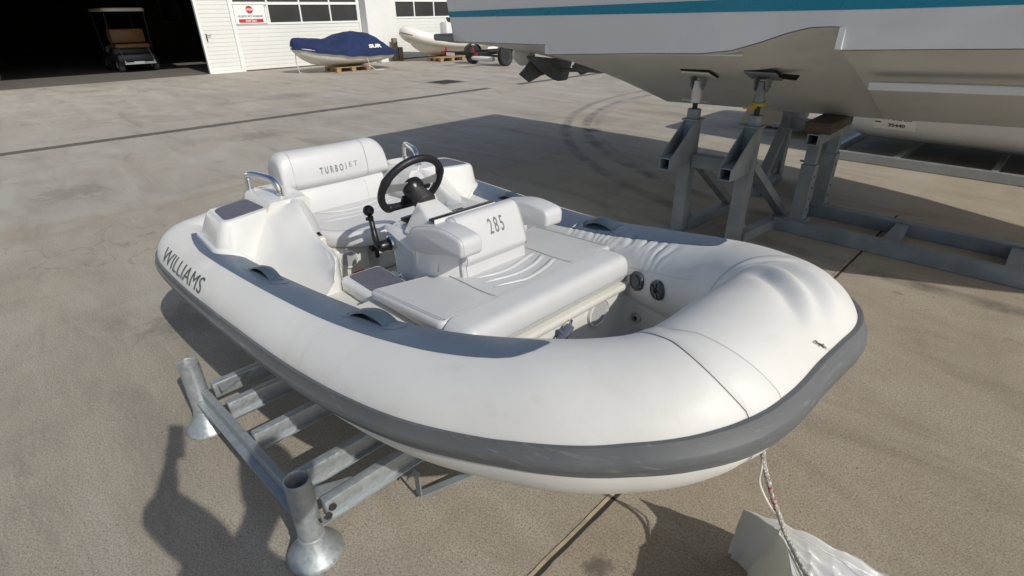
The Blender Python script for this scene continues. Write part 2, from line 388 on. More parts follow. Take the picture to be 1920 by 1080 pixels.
def text_mesh(body, size, bold=0., spacing=1.0, fit=None, cuts=0, thick=0.):
    cu = bpy.data.curves.new('t', 'FONT'); cu.body = body; cu.size = size; cu.offset = bold; cu.space_character = spacing
    cu.resolution_u = 6; cu.align_x = 'CENTER'; cu.align_y = 'CENTER'; cu.extrude = thick
    o = bpy.data.objects.new('t', cu); C.objects.link(o)
    bpy.context.view_layer.update()
    dg = bpy.context.evaluated_depsgraph_get(); me = bpy.data.meshes.new_from_object(o.evaluated_get(dg))
    bm = bmesh.new(); bm.from_mesh(me); bpy.data.objects.remove(o); bpy.data.curves.remove(cu); bpy.data.meshes.remove(me)
    if fit:
        xs_ = [v.co.x for v in bm.verts]; ys_ = [v.co.y for v in bm.verts]
        a, b, c, d = min(xs_), max(xs_), min(ys_), max(ys_)
        for v in bm.verts: v.co.x = (v.co.x-(a+b)/2)/(b-a)*fit[0]; v.co.y = (v.co.y-(c+d)/2)/(d-c)*fit[1]
    if cuts:
        bmesh.ops.triangulate(bm, faces=bm.faces[:])
        for _ in range(7):
            es = [e for e in bm.edges if e.calc_length() > cuts]
            if not es: break
            bmesh.ops.subdivide_edges(bm, edges=es, cuts=1); bmesh.ops.triangulate(bm, faces=[f for f in bm.faces if len(f.verts) > 3])
    return bm
def text_obj(name, body, size, fmap, mat, parent=None, shift=0., **kw):
    bm = text_mesh(body, size, **kw)
    if shift:      # heavier strokes: the same outline again a hair to the right
        d = bmesh.ops.duplicate(bm, geom=bm.verts[:]+bm.edges[:]+bm.faces[:]); bmesh.ops.translate(bm, verts=[v for v in d['geom'] if isinstance(v, bmesh.types.BMVert)], vec=(shift, 0, .0004))
    for v in bm.verts: v.co = Vector(fmap(v.co.x, v.co.y, v.co.z))
    me = bpy.data.meshes.new(name); bm.to_mesh(me); bm.free(); me.materials.append(mat)
    o = bpy.data.objects.new(name, me); C.objects.link(o)
    if parent: o.parent = parent
    return o
# ================================================================= SETTING
def sheet(name, pts, z, mat, kind='structure'):
    b = MB(); b.raw([(x, y, z) for x, y in pts], [list(range(len(pts)))]); o = b.build(name, mat, smooth=False)
    if kind: o['kind'] = kind
    return o
sheet('ground', [(-120, -120), (160, -120), (160, 160), (-120, 160)], 0, M['ground'])
# expansion joint: crack with a strip of sandy sealant, running across the yard
def joint(name, x0, x1, y0, y1, seed, lbl):
    b = MB(); rnd = random.Random(seed); n = 150; rows = []; rows2 = []
    for i in range(n+1):
        t = i/n; x = x0+(x1-x0)*t; y = y0+(y1-y0)*t; j = .0035*noise.noise(Vector((i*.12, seed, 0)))+rnd.uniform(-.0012, .0012)
        d = Vector((x1-x0, y1-y0, 0)).normalized(); nn = Vector((-d.y, d.x, 0))
        p = Vector((x, y, 0))
        rows.append([p+nn*(.006+j)+V(0, 0, .004), p+nn*(.020+j*1.5+rnd.uniform(-.0012, .0012))+V(0, 0, .004)])
        rows2.append([p+nn*(-.009+j+rnd.uniform(-.003, .001))+V(0, 0, .003), p+nn*(.007+j)+V(0, 0, .003)])
    b.loft(rows, False, False); g = MB(); g.loft(rows2, False, False)
    o = g.build('joint_crack', M['darkgap'], smooth=False); o['kind'] = 'structure'
    o = b.build('joint_sealant', M['seal'], smooth=False); o['kind'] = 'structure'
joint('j', -.745, -.745, -.3, 5.6, 3, '')
for (a, b_, c, d) in ((-19.5, 7.2, -17.0, 6.75), (-6.2, 5.6, -6.2, 9.2)):
    pass
# drain channel along s = -10, in two runs
def drain(y0, y1, lbl):
    t = thing('drain_channel', lbl, 'drain', (-10.06, (y0+y1)/2, 0))
    f = MB(); L = (y1-y0)
    for sx in (-.085, .085): f.box((sx, 0, .004), (.02, L, .008))
    f.build('drain_frame', M['drain'], t)
    g = MB(); g.box((0, 0, .0015), (.14, L, .002)); g.build('drain_bed', M['darkgap'], t)
    n = int(L/.06); rows = []
    for k in range(n):
        y = -L/2+(k+.5)*L/n; z = .0075 if k % 2 else .0035
        for e in (-.014, .014): rows.append([V(-.072, y+e, z), V(.072, y+e, z)])
    g = MB(); g.loft(rows, False, False); g.build('drain_grating', M['drain'], t, smooth=False)
drain(-6, 9.35, 'long iron drain channel set into the concrete, ending near the small square grate')
drain(10.4, 17.5, 'shorter run of iron drain channel under the stern of the motor yacht')
t = thing('manhole_cover', 'small square iron grate in the concrete beyond the long drain', 'drain cover', (-11.92, 9.53, 0))
b = MB(); b.box((0, 0, .003), (.74, .74, .006)); b.build('cover_frame', M['drain'], t)
b = MB()
for i in range(9): b.box((-.28+i*.07, 0, .009), (.04, .6, .006))
b.build('cover_grating', M['darkgap'], t)

# ---------------------------------------------------------------- workshop building
WS = -19.55
B = thing('workshop_building', 'white boatyard workshop with sectional doors and one dark open bay', 'building', (WS, 8, 0))
def wpart(name, boxes, mat, parent=B, bev=0.):
    b = MB()
    for x0, x1, y0, y1, z0, z1 in boxes: b.box(((x0+x1)/2-WS, (y0+y1)/2-8, (z0+z1)/2), (x1-x0, y1-y0, z1-z0), bev=bev)
    return b.build(name, mat, parent, smooth=False)
TOP = 5.6; DH = 4.2
wpart('wall', [(WS-.3, WS, -14, 1.0, 0, TOP), (WS-.3, WS, 1.0, 24, DH, TOP), (WS-.3, WS+.02, 18.2, 24, 0, DH)], M['plaster'])
wpart('column', [(WS-.28, WS+.46, 11.78, 12.52, 0, DH+.4)], M['plaster'])
wpart('column', [(WS-.28, WS+.30, 12.62, 13.18, 0, DH+.4)], M['plaster'])
wpart('roof', [(WS-22, WS+.25, -14.2, 24.2, TOP, TOP+.35)], M['roofing'])
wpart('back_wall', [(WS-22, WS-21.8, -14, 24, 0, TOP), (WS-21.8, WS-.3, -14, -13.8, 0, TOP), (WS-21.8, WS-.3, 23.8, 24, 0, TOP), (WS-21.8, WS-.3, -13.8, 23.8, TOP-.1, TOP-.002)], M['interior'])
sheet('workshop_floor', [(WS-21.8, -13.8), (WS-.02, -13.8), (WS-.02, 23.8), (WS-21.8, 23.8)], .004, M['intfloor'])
# faint inner office window
b = MB()
for k in range(7): b.box((-.05, -4.4, 2.42+k*.27), (.05, 5.1, .255), bev=.006)
b.box((-.05, -4.4, 2.28), (.055, 5.1, .03)); b.build('raised_door', M['slat'], B, smooth=False)
iw = thing('office_window', 'dim inner window at the back of the dark workshop bay', 'window', (-30, 8.8, 0))
b = MB()
for y in (-.75, .0, .75): b.box((0, y, 1.85), (.06, .06, 1.0))
for z in (1.4, 2.35): b.box((0, 0, z), (.07, 1.56, .06))
b.build('window_frame', M['cartbody'], iw); b = MB(); b.box((-.02, 0, 1.87), (.02, 1.5, .95)); b.build('pane', M['glass'], iw)
b = MB(); b.box((-.1, 0, 1.2), (.12, 3.2, 2.4)); b.build('partition', M['interior'], iw)
# personnel door with frame
pd = thing('personnel_door', 'narrow white slatted door with a black handle beside the dark open bay', 'door', (WS, 6.68, 0))
b = MB()
for y in (-.50, .50): b.box((.03, y, 1.65), (.12, .075, 3.3), bev=.006)
b.box((.03, 0, .035), (.12, .925, .07), bev=.004); b.box((.03, 0, 3.26), (.12, .925, .08), bev=.004)
b.build('door_frame', M['frame'], pd, smooth=False)
def slats(b, y0, y1, z0, z1, x=0., d=.05, h=.118):
    n = max(1, round((z1-z0)/h)); hh = (z1-z0)/n
    b.box((x-.012, (y0+y1)/2, (z0+z1)/2), (d-.022, y1-y0, z1-z0))
    for i in range(n): b.box((x, (y0+y1)/2, z0+(i+.5)*hh), (d, y1-y0, hh-.0045), bev=.002, seg=1)
b = MB(); slats(b, -.461, .461, .072, 3.218); b.build('door_leaf', M['slat'], pd, smooth=False)
b = MB(); b.box((.035, -.37, 1.05), (.012, .035, .20), bev=.004); b.tube([(.04, -.37, 1.10), (.085, -.37, 1.10), (.09, -.35, 1.10), (.09, -.25, 1.10)], .010, 8)
b.lathe([(.014, 0), (.014, .012)], (.04, -.37, .93), (1, 0, 0), 12); b.build('handle', M['black'], pd)
b = MB()
for z in (.4, 1.15, 2.3): b.tube([(.095, .5, z), (.095, .5, z+.13)], .013, 8)
b.build('hinge', M['frame'], pd)
# sectional doors
def sect_door(y0, y1, wz0, label, nwin, first_blank):
    D = thing('sectional_door', label, 'garage door', (WS, (y0+y1)/2, 0)); m = (y0+y1)/2
    b = MB(); slats(b, y0-m+.06, y1-m-.06, .03, wz0-.065); slats(b, y0-m+.06, y1-m-.06, wz0+1.19, DH-.03); b.build('lower_panel', M['slat'], D, smooth=False)
    b = MB()
    for yy in (y0-m+.03, y1-m-.03): b.box((.02, yy, DH/2), (.09, .06, DH), bev=.004)
    W = (y1-y0-.12)/nwin
    for k in range(nwin+1):
        yy = y0-m+.06+k*W; yy = min(max(yy, y0-m+.08), y1-m-.08); b.box((.012, yy, wz0+.5625), (.06, .045, 1.124))
    for z in (wz0-.03, wz0+.56, wz0+1.155): b.box((.014, 0, z), (.068, y1-y0-.122, .062 if z != wz0+.56 else .08))
    b.build('window_frame', M['frame'], D, smooth=False)
    for r_ in range(2):
        for k in range(nwin):
            ya = y0-m+.06+k*W+.02; yb = ya+W-.04; za = wz0+(0 if r_ == 0 else .6)
            p = MB(); p.box((-.005, (ya+yb)/2, za+.265), (.012, yb-ya, .535)); p.build('pane', M['frame'] if (first_blank and k == 0 and r_ == 0) else M['glass'], D, smooth=False)
    b = MB(); b.box((-.01, 0, .012), (.05, y1-y0, .03)); b.build('bottom_seal', M['rubber'], D, smooth=False)
    return D
sect_door(7.21, 11.76, 1.42, 'white sectional garage door carrying the red stop sign behind the blue covered boat', 4, True)
sect_door(13.2, 18.2, 1.52, 'white sectional garage door behind the white inflatable, right of the double column', 5, False)
# stop sign
S = thing('warning_sign', 'white sign with a red STOP octagon and red staff only bar on the garage door', 'sign', (WS+.055, 7.77, 1.665))
b = MB(); b.box((0, 0, 0), (.012, .98, .54)); b.build('sign_plate', M['white_paint'], S, smooth=False)
b = MB()
for y in (-.495, .495): b.box((.001, y, 0), (.014, .012, .56))
for z in (-.275, .275): b.box((.001, 0, z), (.014, 1.0, .012))
b.build('sign_border', M['decal'], S, smooth=False)
b = MB(); b.prism([(.0065, .118*math.cos(R(22.5+45*k)), .135+.118*math.sin(R(22.5+45*k))) for k in range(8)], (.003, 0, 0)); b.build('octagon', M['red'], S, smooth=False)
b = MB(); b.box((.008, 0, -.185), (.003, .78, .105)); b.build('red_bar', M['red'], S, smooth=False)
wm = lambda y0, z0, x: (lambda a, c, d: (x, y0+a, z0+c))
text_obj('lettering', 'STOP', 1, wm(0, .135, .0102), M['white_paint'], S, fit=(.185, .062), bold=.03)
text_obj('lettering', 'NO ENTRY INTO WORKSHOP', 1, wm(0, -.055, .0072), M['decal_dark'], S, fit=(.79, .062), bold=.03)
text_obj('lettering', 'STAFF ONLY', 1, wm(0, -.185, .0102), M['white_paint'], S, fit=(.35, .055), bold=.03)

# ---------------------------------------------------------------- golf cart inside
G = thing('golf_cart', 'golf cart with tan seats and white roof parked inside the dark bay', 'golf cart', (-23.3, 4.93, 0))
b = MB(); pillow(b, roundpoly([(-1.1, -.6), (1.15, -.6), (1.15, .6), (-1.1, .6)], .25), 1.80, 1.90, .04); b.build('roof', M['white_paint'], G)
for sx in (-.95, .95):
    for sy in (-.55, .55): b = MB(); b.tube([(sx*.8, sy, .6), (sx, sy, 1.82)], .018, 8); b.build('roof_post', M['black'], G)
b = MB(); b.box((-.1, 0, .42), (2.1, 1.1, .26), bev=.08); b.box((-1.0, 0, .62), (.35, 1.0, .35), bev=.12); b.box((.15, 0, .62), (.6, 1.05, .2), bev=.04); b.build('body', M['cartbody'], G)
for x in (.15, .52):
    b = MB(); b.box((x+(.12 if x > .3 else -.1), 0, .79), (.45, 1.0, .13), bev=.05); b.build('seat', M['tan'], G)
    b = MB(); b.box((x+(-.07 if x > .3 else .05), 0, 1.08), (.12, 1.0, .42), bev=.05); b.build('backrest', M['tan'], G)
b = MB(); b.box((1.02, 0, .27), (.42, .9, .04), bev=.01)
for sy in (-.42, .42): b.tube([(.75, sy, .72), (1.0, sy, .60), (1.2, sy, .30)], .018, 8)
b.tube([(1.22, -.42, .3), (1.22, .42, .3)], .018, 8); b.build('footrest', M['galv_dark'], G)
b = MB(); b.box((1.236, -.05, .30), (.012, .3, .08)); b.build('number_plate', M['galv'], G)
for sx in (-.85, .72):
    for sy in (-.5, .5):
        wv_ = MB(); wv_.lathe([(.10, -.09), (.20, -.09), (.23, -.06), (.23, .06), (.20, .09), (.10, .09)], (sx, sy, .23), (0, 1, 0), 24); ww = wv_.build('wheel', M['tyre'], G)
        rb = MB(); rb.lathe([(.02, -.095), (.10, -.092), (.10, .092), (.02, .095)], (sx, sy, .23), (0, 1, 0), 18); rb.build('rim', M['alloy'], ww)
b = MB(); b.lathe([(.17, 0), (.19, .012), (.17, .025)], (-.55, -.25, 1.05), (.6, 0, .8), 22); b.build('steering_wheel', M['black'], G)

# ---------------------------------------------------------------- pallets
def pallet(name, label, loc, rz, group='wooden pallets under the boats'):
    P = thing(name, label, 'pallet', loc, rz, group)
    b = MB()
    for i in range(5): b.box((0, -.32+i*.16, .133), (1.2, .12 if i % 2 else .14, .022), bev=.002, seg=1)
    for x in (-.53, 0, .53): b.box((x, 0, .111), (.145, .8, .020), bev=.002, seg=1)
    b.build('deck_boards', M['wood'], P)
    for x in (-.53, 0, .53):
        b = MB()
        for y in (-.33, 0, .33): b.box((x, y, .061), (.145, .12, .078), bev=.003, seg=1)
        b.box((x, 0, .011), (.12, .8, .020), bev=.002, seg=1); b.build('skid', M['wood'], P)
    return P
pal = pallet('wooden_pallet', 'pale wooden pallet under the boat with the blue cover', (-16.98, 9.55, 0), R(90))

# ---------------------------------------------------------------- generic boat hull loft
def hull_rows(st, nside=9):
    """st: list of (x, halfbeam, z_gunwale, z_chine, z_keel, chine_frac)"""
    rows = []
    for x, hb, zg, zc, zk, cf in st:
        half = []
        for k in range(nside+1):
            t = k/nside
            if t < .5: u = t/.5; y = hb*(1-(1-cf)*u**1.5); z = zg+(zc-zg)*u
            else: u = (t-.5)/.5; y = hb*cf*(1-u); z = zc+(zk-zc)*u**.9
            half.append((y, z))
        rows.append([V(x, -y, z) for y, z in half]+[V(x, y, z) for y, z in half[::-1][1:]])
    return rows
# blue covered boat (long axis along +y in the world, bow at low y)
K = thing('covered_boat', 'small white boat under a navy blue fitted cover, resting on a pallet', 'boat', (-17.0, 9.5, 0), R(-90))
# local x forward (towards -y world)
st = [(1.70, .03, .80, .74, .66, .7), (1.62, .16, .78, .66, .56, .72), (1.45, .33, .745, .56, .42, .75), (1.15, .52, .69, .44, .27, .78), (.7, .66, .625, .36, .185, .82), (.1, .72, .575, .32, .155, .86), (-.6, .74, .54, .31, .155, .88), (-1.1, .73, .53, .33, .19, .88), (-1.45, .70, .53, .36, .26, .88)]
b = MB(); b.loft(hull_rows(st), False, False); r_ = hull_rows(st)[-1]; b.raw(r_, [list(range(len(r_)))]); b.build('hull', M['gel_old'], K)
top = [(1.72, .05, .0), (1.66, .17, .18), (1.45, .36, .27), (1.15, .55, .30), (.7, .70, .33), (.35, .74, .44), (0., .76, .58), (-.35, .775, .62), (-.8, .775, .56), (-1.15, .765, .38), (-1.4, .745, .16), (-1.62, .66, .02)]
gw = lambda x: .53+max(0, (x+.2)/1.9)**1.35*.27
rows = []; N = 34
for i, (x, hb, hh) in enumerate(catmull(top, 5)):
    row = []
    for k in range(N+1):
        a = math.pi*k/N; c_, s_ = math.cos(a), math.sin(a)
        y = hb*(abs(c_)**.8)*(1 if c_ > 0 else -1); z = gw(x)+.0+hh*s_**1.15
        n_ = noise.noise(Vector((x*2.2, y*2.6, 3)))*.05*s_**.3+.022*noise.noise(Vector((x*7, y*10, 1)))+.016*abs(noise.noise(Vector((x*4+y*6, y*3, 8))))
        row.append(V(x, y, z+n_))
    dz = .09+.03*noise.noise(Vector((x*3, 0, 0)))
    row = [V(x, hb*1.005, gw(x)-dz)]+row+[V(x, -hb*1.005, gw(x)-dz)]
    rows.append(row)
b = MB(); b.loft(rows, False, False); cv = b.build('cover', M['navy'], K)
b = MB(); b.tube([V(x, -hb*1.02, gw(x)-.10) for x, hb, hh in catmull(top[:-1], 4)], .008, 6); b.build('drawcord', M['white_paint'], K)
b = MB(); b.tube([V(x, -hb*1.0, gw(x)-.035) for x, hb, hh in catmull([(s[0], s[1], 0) for s in st], 4)], .028, 8)
b.tube([V(x, hb*1.0, gw(x)-.035) for x, hb, hh in catmull([(s[0], s[1], 0) for s in st], 4)], .028, 8); b.build('gunwale', M['white_paint'], K)
def sur(a, c, d):
    x = -.70-a; z0 = .73+c; return (x, .845-.34*max(0, z0-.52), z0)
text_obj('lettering', 'SUR', 1, sur, M['white_paint'], cv, fit=(.46, .105), bold=.05)
b = MB(); b.tube([(1.55, -.12, .68), (1.53, -.25, .35), (1.42, -.36, .01), (1.30, -.45, .008), (1.12, -.52, .008)], .012, 6); r_ = b.build('mooring_rope', M['cream'], None); r_.location = (-17.0, 9.5, 0); r_.rotation_euler = (0, 0, R(-90))
tag(r_, 'white rope hanging from the bow of the blue covered boat to the ground', 'rope')
b = MB(); b.tube([(-.35, .74, .46), (-.45, .70, .22), (-.55, .50, .155), (-.62, .55, .10), (-.68, .70, .012), (-.9, .8, .012)], .010, 6); r_ = b.build('tie_rope', M['cream'], None); r_.location = (-17.0, 9.5, 0); r_.rotation_euler = (0, 0, R(-90))
tag(r_, 'short white tie rope draped over the pallet of the blue covered boat', 'rope')
b = MB(); b.box((0, 0, .12), (.32, .24, .24), bev=.02); o = b.build('white_block', M['plaster'], None); o.location = (-18.8, 12.1, 0); o.rotation_euler = (0, 0, R(-90))
tag(o, 'white block standing on the ground behind the stern of the blue covered boat', 'block')
t = thing('timber_props', 'weathered timber posts stood together against the double column', 'timber', (-19.0, 12.72, 0))
b = MB(); b.box((0, .08, .40), (.16, .17, .80), bev=.008); b.build('post', M['wood_grey'], t)
b = MB(); b.box((.03, .27, .24), (.2, .16, .48), bev=.008); b.build('post', M['wood_grey'], t)

# ---------------------------------------------------------------- far white RIB
def tube_path(P, R0, seg=18):
    b = MB(); b.tube(catmull(P, 8), R0, seg); return b
RB = thing('inflatable_boat', 'white rigid inflatable standing in front of the right hand garage door', 'boat', (-17.9, 14.32, 0), R(-90))
tp = [(-1.9, -.66, .60), (-1.0, -.70, .62), (0., -.70, .66), (.8, -.62, .76), (1.3, -.46, .87), (1.62, -.22, .99), (1.72, 0, 1.03), (1.62, .22, .99), (1.3, .46, .87), (.8, .62, .76), (0., .70, .66), (-1.0, .70, .62), (-1.9, .66, .60)]
tube_path(tp, .20).build('tube', M['cream'], RB)
b = MB(); b.tube([V(x, y*1.285 if abs(y) > .5 else y*1.2, z-.02) if x < 1.5 else V(x+.19, y*1.25, z-.02) for x, y, z in catmull(tp, 6)], .022, 6); b.build('rubbing_strake', M['strake'], RB)
st = [(1.62, .05, .88, .78, .70, .7), (1.4, .25, .78, .58, .48, .75), (1.0, .45, .64, .40, .27, .8), (.4, .56, .58, .33, .17, .85), (-.6, .60, .56, .32, .15, .88), (-1.85, .60, .56, .34, .18, .88)]
b = MB(); b.loft(hull_rows(st), False, False); b.build('hull', M['gel_old'], RB)
b = MB(); b.tube([(1.3, -.46+.21*math.cos(a), .80+.21*math.sin(a)) if False else (1.25+.0*a, -.48+.215*math.cos(a), .86+.215*math.sin(a)) for a in [R(x) for x in range(-120, 150, 15)]], .012, 6); b.build('strap_band', M['galv_dark'], RB)
b = MB(); b.box((-.5, 0, .55), (2.2, 1.0, .08)); b.build('deck', M['gel_old'], RB)
b = MB(); b.box((-.15, .05, .95), (.38, .45, .75), bev=.09); cs = b.build('console', M['gel'], RB)
b = MB(); b.lathe([(.15, 0), (.17, .015), (.15, .03)], (-.36, .0, 1.36), (-.7, 0, .7), 20); b.build('steering_wheel', M['black'], cs)
b = MB(); b.box((-1.0, 0, .78), (.5, .9, .42), bev=.07); b.build('seat', M['gel'], RB)
pallet('wooden_pallet', 'wooden pallet under the far white inflatable behind the trailer', (-17.5, 14.1, 0), R(90))

# ---------------------------------------------------------------- trailer
T_ = thing('boat_trailer', 'empty black boat trailer with alloy wheels behind the yacht stern', 'trailer', (-14.8, 13.8, 0))
for sx in (-.82, .82):
    wv_ = MB(); wv_.lathe([(.17, -.09), (.27, -.095), (.30, -.07), (.305, 0), (.30, .07), (.27, .095), (.17, .09)], (sx, 0, .30), (1, 0, 0), 30); ww = wv_.build('wheel', M['tyre'], T_)
    rb = MB(); rb.lathe([(.16, -.07), (.185, -.092), (.185, .092), (.16, .07)], (sx, 0, .30), (1, 0, 0), 26)
    rb.lathe([(.045, -.088), (.045, .088)], (sx, 0, .30), (1, 0, 0), 12)
    for k in range(6):
        a = R(60*k); d = V(0, math.cos(a), math.sin(a)); rb.bar(V(sx, 0, .3)+d*.04, V(sx, 0, .3)+d*.17, .13, .035, up=(1, 0, 0))
    rb.build('rim', M['alloy'], ww)
b = MB(); b.bar((-.8, 0, .30), (.8, 0, .30), .07, .07); b.build('axle', M['black'], T_)
b = MB()
for sx in (-.55, .55): b.bar((sx, -1.2, .42), (sx*.9, 1.4, .42), .05, .09)
for y in (-1.15, .2, 1.3): b.bar((-.55, y, .42), (.55, y, .42), .045, .07)
b.bar((-.5, 1.35, .42), (0, 2.8, .42), .045, .07); b.bar((.5, 1.35, .42), (0, 2.8, .42), .045, .07); b.build('chassis', M['black'], T_)
b = MB(); b.tube([(-.75, -.1, .20), (.35, -.1, .20)], .075, 14); b.build('keel_roller', M['white_paint'], T_)
b = MB(); b.box((0, -1.32, .44), (1.9, .03, .10)); lb = b.build('light_board', M['black'], T_)
for sx in (-.85, .85):
    b = MB(); b.box((sx, -1.345, .44), (.13, .03, .08)); b.build('tail_light', M['red'], lb)
    b = MB(); b.prism([(sx*.8-.08, -1.34, .50), (sx*.8+.08, -1.34, .50), (sx*.8, -1.34, .64)], (0, .015, 0)); b.build('reflector', M['red'], lb)
b = MB(); b.box((-.45, -1.345, .40), (.42, .012, .10)); b.build('number_plate', M['white_paint'], lb)
for sx in (-.82, .82):
    b = MB(); b.loft([[V(sx-.11, .36*math.cos(a), .31+.36*math.sin(a)), V(sx+.11, .36*math.cos(a), .31+.36*math.sin(a))] for a in [R(x) for x in range(20, 165, 12)]], False, False); m_ = b.build('mudguard', M['black'], T_)
    m_.modifiers.new('s', 'SOLIDIFY').thickness = .008
# ================================================================= MOTOR YACHT (shaded, upper right)
Y = thing('motor_yacht', 'large white motor yacht with a teal stripe, propped on steel stands above the yard', 'yacht', (0, 5.0, 0))
S0, CN = -4.22, 5.0           # stern station and centreline
def lerp(t, a, b): return a+(b-a)*t
def prof(x, P):
    if x <= P[0][0]: return P[0][1]
    for (a, b), (c, d) in zip(P, P[1:]):
        if x <= c: return b+(d-b)*(x-a)/(c-a)
    return P[-1][1]
EDGE = [(-4.22, 1.41), (-3.06, 1.415), (-3.03, 1.345), (-2.2, 1.385), (-1.75, 1.40), (-1.55, 1.425), (-1.38, 1.475), (-1.24, 1.525), (-1.12, 1.555), (-1.03, 1.56), (-.965, 1.56), (-.95, 1.447), (.5, 1.50), (2., 1.62), (3.4, 1.9)]
HALF = [(-4.22, 1.50), (-3, 1.53), (-1, 1.53), (.3, 1.44), (1.3, 1.18), (2.4, .70), (3.4, .10)]
KEEL = [(-4.22, 1.17), (-3.75, 1.12), (-2.80, .845), (-1.0, .885), (.6, .95), (2.0, 1.15), (3.3, 1.85)]
stn = sorted(set([S0+.0, -4.0, -3.75, -3.5, -3.3, -3.06, -3.03, -2.9, -2.80, -2.6, -2.2, -1.9, -1.75, -1.65, -1.55, -1.46, -1.38, -1.31, -1.24, -1.18, -1.12, -1.07, -1.03, -1.0, -.965, -.95, -.8, -.5, -.2, .2, .6, 1.0, 1.4, 1.8, 2.2, 2.6, 3.0, 3.3]))
SH = 2.30
def side_y(x, z): return prof(x, HALF)+.16*(z-1.41)/(SH-1.41)
rows = []; brow = []
for x in stn:
    e = prof(x, EDGE); zz = [SH, 2.0, 1.8, 1.62, e]
    rows.append([V(x, -side_y(x, z), z) for z in zz])
    ze = e-.004; yb = side_y(x, e)-.012; k = prof(x, KEEL); half = []
    fl = .42 if x > -3.04 else .30
    for j in range(9):
        t = j/8
        rec = max(0, prof(x, EDGE)-1.45)*.9*(1-t)**2*0
        half.append((yb*(1-t), lerp(t, ze, k)+(.02*math.sin(math.pi*t))-rec))
    brow.append([V(x, -y, z) for y, z in half]+[V(x, y, z) for y, z in half[::-1][1:]])
b = MB(); b.loft(rows, False, False); b.loft([[V(p.x, -p.y, p.z) for p in r] for r in rows], False, False)
# transom and deck
x = S0; b.raw([V(x, -side_y(x, SH), SH), V(x, side_y(x, SH), SH), V(x, side_y(x, 1.41), 1.41), V(x, -side_y(x, 1.41), 1.41)], [[0, 1, 2, 3]])
b.loft([[V(x, -side_y(x, SH), SH), V(x, side_y(x, SH), SH)] for x in stn], False, False)
# step faces where the lower edge of the topside jumps
for x0 in (-3.045, -.958):
    zs = (prof(x0-.02, EDGE), prof(x0+.02, EDGE)); lo, hi = min(zs), max(zs)
    b.box((x0, -side_y(x0, lo)+.10, (lo+hi)/2), (.03, .24, hi-lo-.004))
hl = b.build('hull_side', M['yacht'], Y, angle=25)
b = MB(); b.loft(brow, False, False); r_ = brow[0]; b.raw(r_, [list(range(len(r_)))]); bt = b.build('hull_bottom', M['yacht_b'], Y, angle=22)
for sg in (-1, 1):
    b = MB(); b.loft([[V(x, sg*(side_y(x, z)+.003), z) for z in (prof(x, [(-4.22, 1.655), (-.74, 1.712), (3.4, 1.82)]), prof(x, [(-4.22, 1.610), (-.74, 1.640), (3.4, 1.74)]))] for x in stn], False, False)
    b.build('waterline_stripe', M['teal'], Y)
# spray rail on the bottom, forward
for sg in (-1, 1):
    b = MB(); b.bar((-.86, sg*1.10, 1.235), (1.2, sg*.98, 1.30), .10, .045, bev=.006); b.build('spray_rail', M['yacht'], Y)
    b = MB(); b.bar((-1.5, sg*1.47, 1.395), (-2.6, sg*1.49, 1.365), .012, .01); b.build('chine_trim', M['yacht_b'], Y)
# deckhouse and bathing platform as seen in the outline of the shadow
b = MB(); pillow(b, roundpoly([(-3.9, -1.35), (1.6, -1.05), (2.3, -.3), (2.3, .3), (1.6, 1.05), (-3.9, 1.35)], .2), SH+.002, SH+.16, .05); b.build('deck', M['yacht'], Y)
b = MB(); pillow(b, roundpoly([(-3.2, -1.0), (.3, -.95), (1.1, -.5), (1.1, .5), (.3, .95), (-3.2, 1.0)], .3), SH+.16, 3.0, .12); b.build('deckhouse', M['yacht'], Y)
# shafts, propellers and rudders under the stern
def plate(name, poly, th, mat, nrm=(1, 0, 0), par=None):
    b = MB(); b.prism(poly, Vector(nrm)*th); return b.build(name, mat, par or Y, smooth=False)
def stern_gear():
    b = MB(); b.lathe([(.001, -.20), (.05, -.17), (.07, -.08), (.07, .02), (.05, .12), (.001, .14)], (-4.42, -.10, 1.06), (1, 0, 0), 20); hub = b.build('propeller', M['bronze'], Y)
    for pts in ([(-.50, .04), (-.32, .16), (-.02, .045), (-.35, -.055)], [(.36, .06), (.47, .13), (.81, .0), (.53, -.045)]):
        b = MB(); q = roundpoly(pts, .012, 3); rows = [[V(-4.33+dx+.05*(p.x), p.x, 1.0+p.y) for p in q] for dx in (0, .016)]
        b.loft(rows); b.build('blade', M['bronze'], hub, smooth=False)
    # curved rudder fin between the blades
    b = MB(); rows = []
    for t in [k/14 for k in range(15)]:
        lo = catmull([(-.45, 1.20), (-.32, 1.115), (-.15, 1.01), (.0, .945), (.09, .925), (.155, .935)], 14); a = lo[int(t*(len(lo)-1))]
        top = 1.22-.075*t; bulge = .045*math.sin(math.pi*t)
        rows.append([V(-4.27, a[0], a[1]), V(-4.22+bulge, a[0]+.03, a[1]+.012), V(-4.20+bulge, lerp(t, -.40, .235), max(a[1]+.02, top)), V(-4.30, lerp(t, -.44, .225), max(a[1]+.02, top))])
    b.loft(rows); b.build('rudder', M['bronze'], Y, angle=40)
    b = MB(); b.tube([(-4.2, .0, 1.06), (-3.3, .0, 1.09)], .022, 10); b.build('propeller_shaft', M['bronze'], Y)
    b = MB(); b.lathe([(.001, -.13), (.07, -.10), (.12, -.02), (.09, .10), (.001, .12)], (-4.40, -.38, 1.235), (0, 1, 0), 20); b.build('trim_pod', M['yacht_b'], Y)
stern_gear()
b = MB(); pillow(b, roundpoly([(-4.86, -1.28), (-4.215, -1.44), (-4.215, 1.44), (-4.86, 1.28)], .12), 1.395, 1.455, .02); b.build('swim_platform', M['bronze'], Y)

